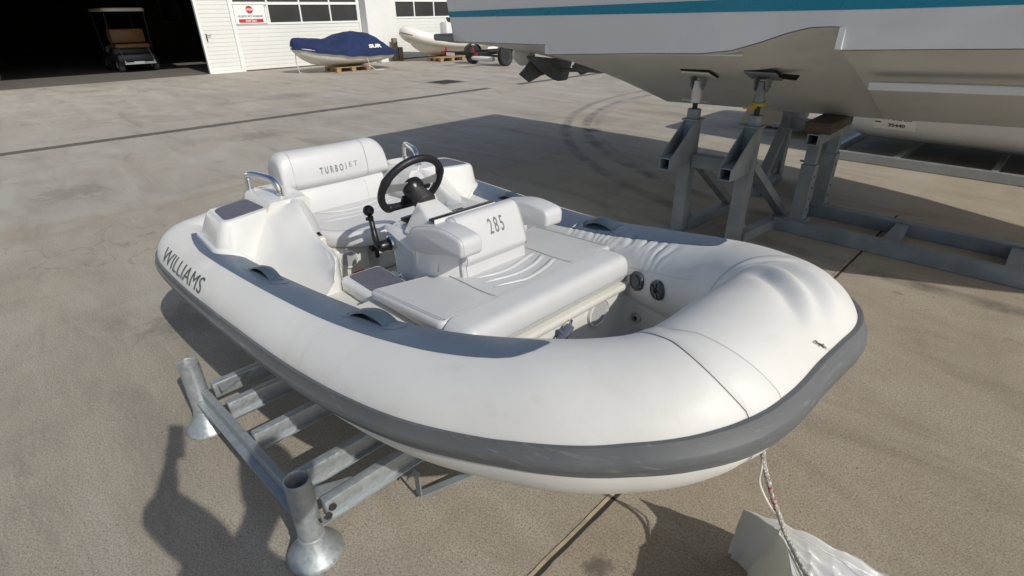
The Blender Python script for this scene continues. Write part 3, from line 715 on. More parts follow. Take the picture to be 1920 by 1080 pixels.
# ---------------------------------------------------------------- steel stands (galvanised)
def hollow(b, p, q, a, w=.008, up=(0, 0, 1)):      # open square tube from p to q
    p, q = Vector(p), Vector(q); x = (q-p).normalized(); y = Vector(up).cross(x)
    if y.length < 1e-4: y = Vector((0, 1, 0))
    y.normalize(); z = x.cross(y); h = a/2-w/2
    for s_, o_ in ((y, z), (-y, z)):
        b.box((p+q)/2+s_*h, ((q-p).length, w, a), Matrix((x, y, z)).transposed())
    for s_ in (z, -z):
        b.box((p+q)/2+s_*h, ((q-p).length, a-2*w, w), Matrix((x, y, z)).transposed())
def hull_z(x, y):
    t = 1-min(1, abs(y)/(side_y(x, prof(x, EDGE))-.012)); return lerp(t, prof(x, EDGE), prof(x, KEEL))+.02*math.sin(math.pi*t)
def stand(label, cy, sg, pads):
    """two braced posts at cy (distance from centreline), feet running inboard; sg=-1 near side"""
    T = thing('hull_stand', label, 'boat stand', (0, 5.0, 0), 0, 'galvanised stands under the yacht')
    for i, x in enumerate((-1.985, -1.525)):
        yo = sg*(cy-.02*i); top = .90
        b = MB(); hollow(b, (x, yo, 0), (x, yo, top), .095, .007, up=(0, 1, 0)); b.box((x, yo, top+.004), (.125, .125, .012), bev=.002)
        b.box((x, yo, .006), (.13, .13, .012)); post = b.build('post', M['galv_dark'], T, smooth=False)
        b = MB(); b.lathe([(.047, 0), (.050, .008), (.050, .062), (.046, .07)], (x, yo, top+.01), seg=26); b.build('collar', M['galv_dark'], post)
        # socket arm with gusset plates, opening outwards
        b = MB(); hollow(b, (x, yo+sg*.05, .625), (x, yo+sg*.36, .625), .088, .007)
        for s_ in (-.046, .046):
            b.prism([(x+s_-.003, yo+sg*.048, .90), (x+s_-.003, yo+sg*.36, .67), (x+s_-.003, yo+sg*.048, .67)], (.006, 0, 0))
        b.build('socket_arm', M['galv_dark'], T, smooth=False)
        # foot beam and diagonal brace
        yi = yo-sg*.76
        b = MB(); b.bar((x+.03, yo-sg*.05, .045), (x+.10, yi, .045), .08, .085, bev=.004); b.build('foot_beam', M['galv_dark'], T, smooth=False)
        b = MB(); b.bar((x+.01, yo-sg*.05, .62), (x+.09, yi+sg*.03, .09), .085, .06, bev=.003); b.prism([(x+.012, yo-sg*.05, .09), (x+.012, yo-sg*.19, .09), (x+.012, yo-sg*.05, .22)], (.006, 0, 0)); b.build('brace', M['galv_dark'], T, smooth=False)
        # screw jack
        py = yo; hz = hull_z(x, abs(py)); 
        b = MB(); b.tube([(x, py, .92), (x, py, hz-.17)], .019, 14); b.build('jack_screw', M['rubber'], T)
        sl = math.atan2(hull_z(x, abs(py)+.1)-hull_z(x, abs(py)-.1), .2); nrm = V(0, -math.sin(sl)*sg, math.cos(sl)) if sg > 0 else V(0, math.sin(sl), math.cos(sl))
        rt = Matrix.Rotation(sg*sl, 3, 'X'); c = V(x, py, hz)-nrm*.016
        b = MB(); b.box(c-nrm*.008, (.215, .16, .012), rt, bev=.002); pl_ = b.build('pad_plate', M['galv_dark'] if i else M['yacht_b'], T, smooth=False)
        b = MB(); b.box(c+nrm*.006, (.23, .17, .013), rt, bev=.003); b.build('pad_carpet', M['carpet'], pl_, smooth=False)
        b = MB()
        for s_ in (-.042, .042):
            b.prism([(x+s_-.004, py-.055, hz-.035), (x+s_-.004, py+.055, hz-.03), (x+s_-.004, py+.035, hz-.10), (x+s_-.004, py+.0, hz-.125), (x+s_-.004, py-.035, hz-.10)], (.008, 0, 0))
        b.tube([(x-.055, py, hz-.085), (x+.06, py, hz-.085)], .008, 10); b.build('swivel_bracket', M['galv_dark'], T, smooth=False)
        b = MB(); b.lathe([(.034, 0), (.036, .05), (.030, .12), (.030, .15)], (x, py, hz-.21), seg=20); b.lathe([(.040, 0), (.040, .018)], (x, py, hz-.213), seg=6); nut = b.build('jack_nut', M['galv_dark'] if i else M['yacht_b'], T)
        if i == 0:
            b = MB(); b.box((x-.065, py-.015, hz-.20), (.07, .022, .014), bev=.003); b.build('nut_handle', M['galv'], nut); b = MB(); b.box((x+.068, py+.01, hz-.203), (.07, .022, .014), bev=.003); b.build('nut_handle', M['galv'], nut)
        elif sg < 0:
            b = MB(); b.tube(catmull([(x+.045*math.cos(a)*(1+.12*math.sin(5*a)), py+.043*math.sin(a), hz-.190-.0022*a+.0035*math.sin(2.3*a)) for a in [k*.7 for k in range(26)]]+[(x-.07, py-.05, hz-.235), (x-.085, py-.06, hz-.225)], 3), .0058, 6); b.build('yellow_cord', M['yellow'], nut)
            b = MB(); rows = [[V(x+.11+t, py-.03+.05*t, hz-.012-.05*math.sin(t*16)*.25-.006), V(x+.11+t, py+.05-.2*t, hz-.005-.02*t)] for t in [k*.014 for k in range(9)]]
            b.loft(rows, False, False); o = b.build('torn_carpet', M['carpet'], pl_); o.modifiers.new('s', 'SOLIDIFY').thickness = .006
    b = MB(); b.bar((-1.935, sg*(cy-.005), .60), (-1.575, sg*(cy-.015), .60), .085, .10, bev=.004); b.build('cross_tube', M['galv_dark'], T, smooth=False)
    return T
stand('near side galvanised twin post stand, one of its jacks tied with yellow cord', 1.03, -1, 0)
stand('galvanised twin post stand on the far side of the yacht keel', 1.06, 1, 0)
# keel cradle
KC = thing('keel_cradle', 'galvanised ladder shaped cradle carrying the timber block under the keel', 'boat cradle', (0, 5.0, 0))
b = MB()
for y in (-.44, .12): b.bar((-1.42, y, .055), (1.6, y, .055), .085, .105, bev=.004)
for x in (-1.36, -.62, .1, .9): b.bar((x, -.395, .05), (x, .075, .05), .085, .09, bev=.003)
b.build('base_frame', M['galv_dark'], KC, smooth=False)
for y in (-.40, .12):
    b = MB(); hollow(b, (-1.27, y, .108), (-1.27, y, .56), .10, .007, up=(0, 1, 0)); b.box((-1.27, y, .114), (.16, .14, .012)); p_ = b.build('post', M['galv_dark'], KC, smooth=False)
    b = MB()
    for k in range(4): b.lathe([(.009, 0), (.009, .003)], (-1.219, y, .20+.09*k), (1, 0, 0), 12)
    b.build('pin_holes', M['darkgap'], p_)
    b = MB(); b.box((-1.27, y, .64), (.082, .082, .16), bev=.003); b.lathe([(.008, 0), (.008, .03)], (-1.32, y, .575), (-1, 0, 0), 8); b.build('inner_post', M['galv_dark'], p_, smooth=False)
b = MB(); hollow(b, (-1.27, -.50, .762), (-1.27, .30, .762), .084, .008); b.build('head_beam', M['galv_dark'], KC, smooth=False)
b = MB(); b.box((-1.27, -.17, .845), (.19, .62, .078), Matrix.Rotation(R(2), 3, 'Z'), bev=.006); o = b.build('timber_block', M['wood_old']); o.location = (0, 5.0, 0)
tag(o, 'old cracked timber block wedged between the cradle head and the keel', 'timber')

# ---------------------------------------------------------------- second hull with paper labels, on its cradle, right background
H2 = thing('shaded_boat', 'shaded pale boat hull with paper stock labels on a low steel cradle', 'boat', (1.1, 8.7, 0), 0)
st = [(-2.90, 1.00, 1.95, 0, .22), (-2.88, 1.08, 1.95, 0, .15), (-2.7, 1.13, 1.95, 0, .125), (-1.5, 1.15, 1.95, 0, .12), (1., 1.15, 1.95, 0, .12), (3., .9, 1.95, 0, .3)]
def lab_surface(x, z):
    hb = prof(x, [(q[0], q[1]) for q in st]); zk = prof(x, [(q[0], q[4]) for q in st]); zm = zk+.42
    if z >= zm: return -hb
    s_ = (z-zm)/.42; return -hb*math.sqrt(max(0, 1-s_*s_))
b = MB(); rows = []
for x, hb, zg, zc, zk in st:
    half = [(hb, zg), (hb, zk+.9), (hb, zk+.42)]+[(hb*math.cos(R(a)), zk+.42-.42*math.sin(R(a))) for a in range(12, 91, 13)]
    rows.append([V(x, -y, z) for y, z in half]+[V(x, y, z) for y, z in half[::-1]])
b.loft(rows, False, False); n_ = len(rows[0]); b.raw(rows[0], [list(range(n_))]); b.raw(rows[-1], [list(range(n_))]); b.loft([[r[0], r[-1]] for r in rows], False, False); h2 = b.build('hull', M['yacht'], H2)
def labmap(x0, z0, off): return lambda a, c, d: (x0+a, lab_surface(x0+a, z0+c)-off, z0+c)
def lab(x0, z0, w_, h_):
    b = MB(); f = labmap(x0, z0, .003); b.loft([[V(*f(-w_/2+w_*i/6, -h_/2+h_*j/6, 0)) for i in range(7)] for j in range(7)], False, False); return b.build('label_sheet', M['white_paint'], H2)
l1 = lab(-2.42, .50, .42, .25)
text_obj('lettering', 'Metal Boats', 1, labmap(-2.40, .585, .0055), M['decal_dark'], l1, fit=(.24, .030), bold=.02)
text_obj('lettering', 'PT 648 DS', 1, labmap(-2.40, .51, .0055), M['decal_dark'], l1, fit=(.28, .042), bold=.03)
text_obj('lettering', '35440', 1, labmap(-2.40, .43, .0055), M['decal_dark'], l1, fit=(.17, .040), bold=.03)
for i in range(3):
    b = MB(); f = labmap(-2.59, .57-.06*i, .0055); b.loft([[V(*f(-.03+.012*k, j*.016, 0)) for k in range(6)] for j in range(2)], False, False); b.build('bar_code', M['decal_dark'], l1)
b = MB()
for y in (-1.25, 1.25): b.bar((-3.1, y, .055), (3.4, y, .055), .07, .10, bev=.004)
for x in (-3.0, -2.3, -1.4, -.2, 1.2, 2.6): b.bar((x, -1.215, .05), (x, 1.215, .05), .06, .08, bev=.003)
b.build('cradle_frame', M['galv'], H2, smooth=False)

# rubbish behind the stands
b = MB(); b.box((0, 0, .16), (.9, .55, .02), Matrix.Rotation(R(24), 3, 'X'), bev=.002); b.box((.1, .1, .02), (.95, .5, .02), bev=.002); o = b.build('cardboard_sheet', M['card'], smooth=False); o.location = (-3.15, 9.0, 0); o.rotation_euler = (0, 0, R(10))
tag(o, 'brown cardboard propped on the ground, seen between the two jack screws', 'cardboard')
rows = [[V(.12*i, .08*j, .22+.09*noise.noise(Vector((i*.5, j*.6, 2)))-.028*j-.02*abs(i-3)) for i in range(7)] for j in range(8)]
b = MB(); b.loft(rows, False, False); o = b.build('plastic_sheet', M['pvc']); o.location = (-2.95, 8.35, 0); o.modifiers.new('s', 'SOLIDIFY').thickness = .004
tag(o, 'crumpled pale plastic sheet beside the cardboard behind the stands', 'plastic sheet')

# ================================================================= GALVANISED LAUNCHING STILLAGE UNDER THE TENDER
TR = thing('boat_stillage', 'galvanised stillage with flared round feet sticking out from under the tender', 'boat rack', (0, 0, 0))
for (x, y) in ((-2.285, .345), (-1.345, .375), (-2.285, 2.36), (-1.345, 2.36)):
    b = MB(); n = 30
    prof_ = [(.002, .004), (.088, .004), (.094, .008), (.094, .014), (.088, .022), (.072, .044), (.053, .070), (.044, .092), (.041, .10)]
    b.lathe(prof_+[(.041, .345), (.0415, .350), (.037, .352), (.035, .348), (.035, .20), (.001, .20)], (x, y, 0), seg=32); p_ = b.build('post', M['galv'], TR, angle=50)
    b = MB(); b.lathe([(.0422, 0), (.045, .003), (.0422, .008)], (x, y, .098), seg=32); b.build('weld_bead', M['galv'], p_)
for y in (.375, 2.34):
    b = MB(); b.bar((-2.285+.04, y-.012, .195), (-1.345-.04, y+.012, .200), .028, .05, bev=.003); b.bar((-2.24, y-.038, .168), (-1.39, y-.014, .168), .03, .006)
    b.build('end_rail', M['galv'], TR, smooth=False)
for i, x in enumerate((-2.24, -2.06, -1.80, -1.49, -1.315)):
    b = MB()
    b.bar((x, .393 if i < 4 else .425, .205), (x+.01, 2.32, .205), .036, .072, bev=.005)
    b.bar((x+(.020 if i else -.0), .395, .172), (x+.01+(.020 if i else 0), 2.32, .172), .030, .006)
    if i in (0, 4):
        sx = 1 if i == 0 else -1
        b.prism([(x+sx*.025, .41, .236), (x+sx*.025, .55, .236), (x+sx*.085, .41, .236)], (0, 0, -.006))
    b.build('cross_beam', M['galv'], TR, angle=30)
b = MB(); b.tube([(-1.29, .395, .19), (-1.29, .40, .19)], .008, 8)
for x, y, z in ((-1.289, .445, .215), (-1.289, .425, .19), (-1.289, .83, .215)): b.lathe([(.013, 0), (.013, .004), (.008, .005), (.008, .002)], (x, y, z), (1, 0, 0), 12)
b.build('bolt', M['darkgap'], TR)
# U bracket hanging at the near corner beam
b = MB(); b.bar((-1.284, .80, .205), (-1.284, 1.05, .205), .006, .09); b.bar((-1.27, .76, .16), (-1.27, .76, .03), .03, .006, up=(0, 1, 0)); b.bar((-1.27, .76, .03), (-1.18, .98, .055), .03, .006); b.bar((-1.30, .80, .16), (-1.34, .76, .06), .03, .006)
b.bar((-1.18, .98, .055), (-1.20, .98, .20), .03, .006, up=(0, 1, 0)); b.build('hanging_bracket', M['galv_dark'], TR, smooth=False)

# ================================================================= GREY COVER AND ROPE, bottom right
LE = [(-.31, 1.31, .275), (-.255, 1.305, .283), (-.19, 1.285, .292), (-.14, 1.20, .308), (-.10, 1.10, .322), (-.05, .97, .335), (-.0, .84, .345)]
RE = [(-.31, 1.31, .275), (-.235, 1.345, .262), (-.15, 1.385, .240), (-.04, 1.435, .205), (.08, 1.485, .160), (.22, 1.535, .110), (.38, 1.58, .06)]
GE = [(-.318, 1.345, 0), (-.295, 1.35, 0), (-.255, 1.335, 0), (-.215, 1.25, 0), (-.18, 1.12, 0), (-.13, .98, 0), (-.08, .84, 0)]
def _on(T, t):
    x = max(0, min(.9999, t))*(len(T)-1); k = int(x); return Vector(T[k]).lerp(Vector(T[k+1]), x-k)
def cover_pt(a, t):
    """a: 0..1 across from the left ridge to the right edge; t: 0..1 towards the viewer"""
    p = _on(LE, t).lerp(_on(RE, t), a); n1 = noise.noise(Vector((p.x*5, p.y*7, 0)))
    win = min(1, t*4); q = a*5.2-1.6*t+1.3*n1
    crease = .017*(1-abs(2*(q % 1)-1))**2.2*win*min(1, (1-a)*5)*min(1, a*8)
    q2 = a*2.0+6.5*t+1.8*noise.noise(Vector((p.x*3, p.y*4, 4))); crease += .008*(1-abs(2*(q2 % 1)-1))**3*win*min(1, (1-a)*4)
    hem = .006*math.exp(-((a-.93)/.03)**2)*win+.005*math.sin(t*38+3*n1)*max(0, a-.8)*5*win
    sag = -.085*math.sin(math.pi*min(1, a*1.05))**.8*min(1, t*1.8)
    return p+V(0, 0, sag+crease+hem+.018*n1*min(1, t*3)+.004*noise.noise(Vector((p.x*24, p.y*30, 1))))
b = MB(); NA, NTT = 90, 100
b.loft([[cover_pt(i/NA, j/NTT) for i in range(NA+1)] for j in range(NTT+1)], False, False)
rows = []
for j in range(NTT+1):
    p = cover_pt(0, j/NTT); g0 = _on(GE, j/NTT)
    rows.append([p.lerp(g0, k/14)+V(-.5, .3, 0)*(.016*math.sin(math.pi*k/14)*math.sin(j*.11+k*.28)) for k in range(15)])
b.loft(rows, False, False)
rows = []
for j in range(NTT+1):
    p = cover_pt(1, j/NTT); rows.append([p+V(.0-.004*k, .008*k, -p.z*k/6) for k in range(7)])
b.loft(rows, False, False)
cv = b.build('boat_cover', M['pvc'], angle=50)
tag(cv, 'crumpled pale grey PVC cover on the ground at the bottom right, under the rope', 'cover')
b = MB()
for a0 in (.16, .34, .86): 
    b.tube([cover_pt(a0+.02*math.sin(t*7), t)+V(0, 0, .0015) for t in [k/40 for k in range(2, 41)]], .0011, 5)
b.build('stitching', M['seam'], cv)
rp = catmull([(-.285, 1.20, .68), (-.270, 1.18, .63), (-.255, 1.178, .585), (-.24, 1.188, .54), (-.22, 1.208, .47), (-.20, 1.228, .41), (-.178, 1.238, .357), (-.15, 1.222, .338), (-.118, 1.19, .334), (-.08, 1.15, .34), (-.02, 1.10, .345), (.05, 1.05, .35)], 10)
b = MB(); b.tube(rp, [.0066+.0008*math.sin(i*1.3) for i in range(len(rp))], 12); o = b.build('mooring_rope', M['rope'])
tag(o, 'red and white braided rope hanging from the bow of the tender onto the grey cover', 'rope')
b = MB(); b.tube(catmull([(-.283, 1.194, .68), (-.262, 1.172, .60), (-.258, 1.180, .53), (-.225, 1.205, .45), (-.188, 1.246, .375), (-.192, 1.255, .325), (-.172, 1.243, .318), (-.135, 1.20, .322), (-.09, 1.15, .325)], 10), .0030, 8); o = b.build('thin_cord', M['cream'])
tag(o, 'thin white cord twisted beside the braided bow rope', 'cord')

# ================================================================= PHOTOGRAPHER (behind the camera, casts the shadow at the lower left)
def body_surface(name, chains, mat, parent=None):
    """continuous body: metaball-free union of tapered limbs through a remesh"""
    b = MB()
    for pts in chains:
        P = catmull([p for p in pts], 6)
        b.tube([p[:3] for p in P], [max(.004, p[3]) for p in P], 14)
        for q in (P[0], P[-1]):
            t = bmesh.new(); bmesh.ops.create_icosphere(t, subdivisions=2, radius=max(.004, q[3])*1.0); t.verts.index_update()
            b.raw([v.co+Vector(q[:3]) for v in t.verts], [[v.index for v in f.verts] for f in t.faces]); t.free()
    o = b.build(name, mat, parent)
    m = o.modifiers.new('r', 'REMESH'); m.mode = 'VOXEL'; m.voxel_size = .009; m.use_smooth_shade = True
    s = o.modifiers.new('s', 'SMOOTH'); s.iterations = 4; s.factor = .5
    return o
PX = .44
PR = thing('person', 'person in a navy shirt and grey trousers raising a phone with the left hand', 'person', (0, 0, 0))
fw = V(-.39, .92, 0); sdv = V(.92, .39, 0)     # facing, and the person's right; the upper body leans to one side
def pp(f, r, z):
    py = prof(z, [(0, -.34), (.95, -.25), (1.2, -.12), (1.42, .02), (1.55, .15), (1.65, .21), (1.8, .23)]); px = PX-.05*max(0, z-1.4)/.3
    q = V(px, py, z+.02)+fw*f*.8+sdv*r; return (q.x, q.y, q.z)
def pq(f, r, z, rad): return (*pp(f, r, z), rad)
skinb = [[pq(.0, 0, 1.30, .10), pq(.0, 0, 1.42, .06), pq(.02, 0, 1.50, .055), pq(.04, 0, 1.57, .078), pq(.04, 0, 1.65, .088), pq(.035, 0, 1.70, .075)],
         [pq(.05, 0, 1.53, .055), pq(.09, 0, 1.535, .045)], [pq(.12, 0, 1.59, .014), pq(.138, 0, 1.58, .012)]]
palm = V(.040, -.022, 1.705)
skinb.append([pq(.0, -.16, 1.42, .055), (.18, -.13, 1.53, .045), (.10, -.085, 1.59, .040), (.048, -.045, 1.648, .026), (*palm, .030)])
for k in range(4):     # fingers closed round the long edge of the phone
    base = palm+V(.004, .004, -.014+.016*k); mid = base+V(.012, .030, .010); tip = base+V(-.008+.002*k, .052-.004*abs(k-1.5), .012)
    skinb.append([(*base, .013), (*mid, .0092), (*tip, .0078)])
skinb.append([(*(palm+V(0, 0, -.02)), .014), (*(palm+V(-.012, -.012, .004)), .010), (*(palm+V(-.014, -.004, .030)), .009)])
wr = V(*pp(.16, .22, .93)); skinb.append([pq(.0, .17, 1.42, .055), pq(-.04, .235, 1.14, .042), (*wr, .027), (*(wr+fw*.05-V(0, 0, .05)), .032)])
for k in range(4):
    b0 = wr+fw*(.035+.012*k)-V(0, 0, .06)+sdv*.0; skinb.append([(*b0, .011), (*(b0+V(0, 0, -.035)+sdv*(.0)), .0088), (*(b0+V(0, 0, -.060+.004*abs(k-1.5))-fw*.012), .0075)])
skinb.append([(*(wr+fw*.05-V(0, 0, .03)), .013), (*(wr+fw*.085-V(0, 0, .05)), .010), (*(wr+fw*.09-V(0, 0, .08)), .0085)])
bd = body_surface('body', skinb, M['skin'], PR)
shirt = [[pq(.0, 0, .95, .150), pq(.0, 0, 1.08, .145), pq(.0, 0, 1.22, .155), pq(-.0, 0, 1.34, .145), pq(0, 0, 1.42, .075)], [pq(0, -.15, 1.38, .085), pq(0, 0, 1.37, .12), pq(0, .15, 1.38, .085)]]
for s_ in (1, -1): shirt.append([pq(0, .13*s_, 1.32, .10), pq(0, .08*s_, 1.1, .12), pq(0, .06*s_, .95, .12)])
shirt.append([pq(.0, -.17, 1.42, .080), (.24, -.08, 1.49, .085), (.16, -.12, 1.54, .080)]); shirt.append([pq(.0, .17, 1.40, .072), pq(-.02, .215, 1.25, .060), pq(-.03, .23, 1.18, .056)])
body_surface('shirt', shirt, M['cloth'], bd)
tr = []
for s_ in (1, -1): tr.append([pq(0, .07*s_, .98, .125), pq(.0, .09*s_, .85, .105), pq(.01, .10*s_, .50, .072), pq(-.01, .11*s_, .12, .062)])
tr.append([pq(0, -.06, .95, .12), pq(0, .06, .95, .12)])
body_surface('trousers', tr, M['jeans'], bd)
b = MB()
for s_ in (1, -1):
    c = V(*pp(.05, .115*s_, .045)); b.box(c, (.27, .10, .09), Matrix.Rotation(R(162), 3, 'Z'), bev=.035, seg=4)
b.build('shoes', M['black'], bd)
body_surface('hair', [[pq(.01, 0, 1.65, .094), pq(.02, 0, 1.70, .084)], [pq(-.02, 0, 1.59, .07), pq(-.01, 0, 1.67, .085)]], M['hair'], bd)
b = MB(); c = V(0, 0, 1.65)+cu_*.055-cf_*.016; b.box(c, (.072, .150, .008), Matrix((cr_, cu_, -cf_)).transposed(), bev=.003)
o = b.build('phone', M['black']); tag(o, 'black phone held up in the left hand of the photographer', 'phone')
# ================================================================= JET TENDER (the subject)
TN = thing('jet_tender', 'white inflatable jet tender with blue grey tube pads, black wheel and white seats', 'boat', (-2.921, 1.366, 0), R(-1.708))
def P_(name, mb, mat, parent=TN, **k): return mb.build(name, mat, parent, **k)
NODES = [(-.045, -.22, .625, .135), (-.030, -.45, .622, .136), (.012, -.622, .614, .136), (.0798, -.7454, .6053, .1355), (.4209, -.7597, .5954, .1306), (.9551, -.7138, .5948, .1405), (1.4838, -.6493, .6077, .1598), (1.9064, -.5836, .664, .1734), (2.2457, -.4766, .7389, .1784), (2.41, -.378, .782, .175), (2.492, -.285, .812, .173), (2.524, -.185, .834, .171), (2.530, -.05, .846, .170), (2.536, .08, .848, .170), (2.535, .175, .842, .171), (2.500, .262, .824, .172), (2.425, .350, .796, .1735), (2.2457, .4766, .7389, .1784), (1.9064, .5836, .664, .1734), (1.4838, .6493, .6077, .1598), (.9551, .7138, .5948, .1405), (.4209, .7597, .5954, .1306), (.0798, .7454, .6053, .1355), (.012, .622, .614, .136), (-.030, .45, .622, .136), (-.045, .22, .625, .135)]
ASP = 1.1332
_pts = catmull(NODES, 30)
L_ = [0.]
for a, b_ in zip(_pts, _pts[1:]): L_.append(L_[-1]+math.dist(a[:3], b_[:3]))
NH = 380; FP = []; j = 0
for i in range(2*NH+1):
    s_ = L_[-1]*i/(2*NH)
    while j < len(L_)-2 and L_[j+1] < s_: j += 1
    t = (s_-L_[j])/(L_[j+1]-L_[j]); FP.append(tuple(_pts[j][k]+(_pts[j+1][k]-_pts[j][k])*t for k in range(4)))
DS = L_[-1]/(2*NH)
def full(i): return FP[max(0, min(2*NH, i))]      # (f, p, z, r): starboard stern -> bow -> port stern
FR = []
for i in range(2*NH+1):
    f, p, z, r = full(i); a = full(max(0, i-2)); c = full(min(2*NH, i+2)); t = Vector((c[0]-a[0], c[1]-a[1], c[2]-a[2])).normalized()
    out = t.cross(Vector((0, 0, 1))).normalized(); FR.append((Vector((f, p, z)), t, out, out.cross(t), r))
def _uftab(idx): return [min(idx, key=lambda i: abs(FP[i][0]-f/100)) for f in range(0, 252)]
UFS = {-1: _uftab(range(76, NH-28)), 1: _uftab(range(NH+28, 2*NH-75))}
def uf(f, side=-1):    # tube index for a position along the boat
    x = max(0, min(250, f*100)); k = int(x); T = UFS[side]; return T[k]+(T[k+1]-T[k])*(x-k)
def uw(w_):            # tube index at the bow for a sideways position
    best = min(range(NH-160, NH+161), key=lambda i: abs(full(i)[1]-w_)); return best
def wrinkle(i, ph):
    c, t, o, u_, r = FR[int(round(max(0, min(2*NH, i))))]; d = 0.
    d += .0016*noise.noise(Vector((c.x*3.1, c.y*3.1+ph, 2)))
    if c.y > 0 and i > NH:
        f = c.x
        # gathered cloth on the inside of the far tube
        wd = math.exp(-((f-1.78)/.36)**4)*math.exp(-((ph-2.17)/.36)**2)
        if wd > .01:
            n_ = noise.noise(Vector((f*6, ph*1.3, 7))); s1 = math.sin(2*math.pi*(f/.070+.80*(ph-2.2)+2.3*n_)); amp = .50+1.5*noise.noise(Vector((f*7, ph*2.5, 3)))
            d -= .0100*wd*amp*(max(0, s1)**1.6)
            d += .0024*wd*math.sin(2*math.pi*(f/.041+.9*ph+.8*n_))*max(0, noise.noise(Vector((f*5, 1, 9)))+.3)
    if i > NH-10:        # long soft folds on the far shoulder of the bow
        s_ = (i-NH)*DS
        for s0, k, q, A, wd_ in ((.075, .10, 1.62, .024, .034), (.160, .09, 1.45, .019, .028), (.245, .07, 1.60, .009, .022)):
            line = s0+k*(ph-q)-.02*math.sin(2*ph)
            e = (s_-line)/wd_; win = math.exp(-((ph-q)/.62)**4)
            d += win*(-A*math.exp(-abs(e)**1.5)+A*.42*math.exp(-((e-1.7)/.6)**2))
    # belly between the bow seams is slightly tighter
    s_ = abs(i-NH)*DS
    if s_ < .40: d += .004*math.exp(-((s_-.275)/.014)**2)*0-.0025*math.exp(-((s_-.262)/.012)**2)
    return d
def S(i, ph, off=0.):
    i = max(0, min(2*NH, i)); a = int(i); b_ = min(2*NH, a+1); t = i-a
    def q(k):
        c, tt, o, u_, r = FR[k]; return c+(r)*(ASP*math.cos(ph)*o+math.sin(ph)*u_), (math.cos(ph)*o/ASP+math.sin(ph)*u_).normalized()
    (p0, n0), (p1, n1) = q(a), q(b_); n_ = n0.lerp(n1, t).normalized(); return p0.lerp(p1, t)+n_*(off+wrinkle(i, ph))
def S0(i, ph, off=0.):
    c, tt, o, u_, r = FR[int(i)]; n_ = (math.cos(ph)*o/ASP+math.sin(ph)*u_).normalized(); return c+r*(ASP*math.cos(ph)*o+math.sin(ph)*u_)+n_*off
rows = []; NPH = 96
for i in range(0, 2*NH+1):
    rows.append([S(i, 2*math.pi*k/NPH) for k in range(NPH)])
b = MB(); b.loft(rows, True, True); tube = P_('tube', b, M['tube'], angle=60)
def kb(i): f = full(int(i))[0]; return max(0, min(1, (f-1.4)/1.1))
PRF = [(0, .0005), (.015, .0075), (.04, .0095), (.40, .0100), (.455, .0150), (.50, .0185), (.70, .0195), (.75, .0150), (.79, .0110), (.96, .0100), (.985, .0075), (1, .0005)]
rows = []
for i in range(0, 2*NH+1, 2):
    k = kb(i); f_, w_, _z, _r = full(i); fl = 1-k*.8
    hi = prof(f_, [(0, .16), (.3, .18), (.9, .21), (1.5, .27), (1.8, .30), (2.2, .32), (2.3, .36), (2.47, .41), (2.54, .43)]); lo = prof(f_, [(0, -.28), (.4, -.32), (1.2, -.34), (1.55, -.25), (1.8, -.14), (2.1, -.07), (2.3, -.03), (2.47, -.03), (2.54, -.10)])
    row = []
    for j, (q, o) in enumerate(PRF):
        o2 = o if o <= .0115 else .0115+(o-.0115)*fl
        row.append(S0(i, hi+(lo-hi)*q, o2*(1+.45*max(0, (f_-2.2)/.34))))
    rows.append(row)
b = MB(); b.loft(rows, False, False); P_('rubbing_strake', b, M['strake'], angle=40)
def I(x, T): return prof(x, T)
PO = [(.02, 2.2), (.06, 2.02), (.09, 1.90), (.15, 1.70), (.22, 1.56), (.32, 1.44), (.42, 1.37), (2.10, 1.36), (2.17, 1.375), (2.21, 1.43), (2.245, 1.60), (2.262, 1.78)]
PI_ = [(.02, 2.28), (1.3, 2.26), (1.5, 2.14), (2.0, 2.02), (2.2, 1.93), (2.245, 1.88), (2.262, 1.82)]
for side in (-1, 1):
    rows = []; fs = [.03+k*.012 for k in range(186)]+[2.262]
    for f in fs:
        a, c = I(f, PO), I(f, PI_); i = uf(f, side); rows.append([S(i, a, .0006)]+[S(i, a+(c-a)*k/14, .0026) for k in range(15)]+[S(i, c, .0006)])
    b = MB(); b.loft(rows, False, False); P_('tube_pad', b, M['pad'], angle=50)
def line_on(i_ph, wd, off, mb, n=1):
    """thin strip following a list of (index, angle)"""
    rows = []
    for k, (i, ph) in enumerate(i_ph):
        c = S(i, ph, off); a = S(*i_ph[max(0, k-1)], off); e = S(*i_ph[min(len(i_ph)-1, k+1)], off); t = (e-a).normalized()
        fr = FR[int(i)]; nn = (math.cos(ph)*fr[2]+math.sin(ph)*fr[3]).normalized(); w_ = t.cross(nn).normalized()*wd/2; rows.append([c-w_, c+w_])
    mb.loft(rows, False, False)
sh_ = lambda ph: .035*max(0, ph-.5)+.05*max(0, ph-1.6)
b = MB(); line_on([(NH-(.255+sh_(-1.3+k*.045))/DS, -1.3+k*.045) for k in range(96)], .0022, .0014, b)
P_('bow_seam', b, M['seamdark'], tube); b = MB(); line_on([(NH+(.30+.5*sh_(-1.3+k*.045))/DS, -1.3+k*.045) for k in range(96)], .0022, .0020, b); P_('bow_seam', b, M['seamdark'], tube)
b = MB(); line_on([(NH-(.195+sh_(.40+k*.05))/DS, .40+k*.05) for k in range(48)], .0013, .0012, b); P_('glue_seam', b, M['seamlight'], tube); b = MB()
line_on([(uf(1.46)+3*math.sin(k*.05), .25+k*.05) for k in range(23)], .0016, .0008, b)
P_('glue_seam', b, M['seamlight'], tube); b = MB(); line_on([(uf(1.38)+3*math.sin(k*.05), .25+k*.05) for k in range(23)], .0010, .0008, b)
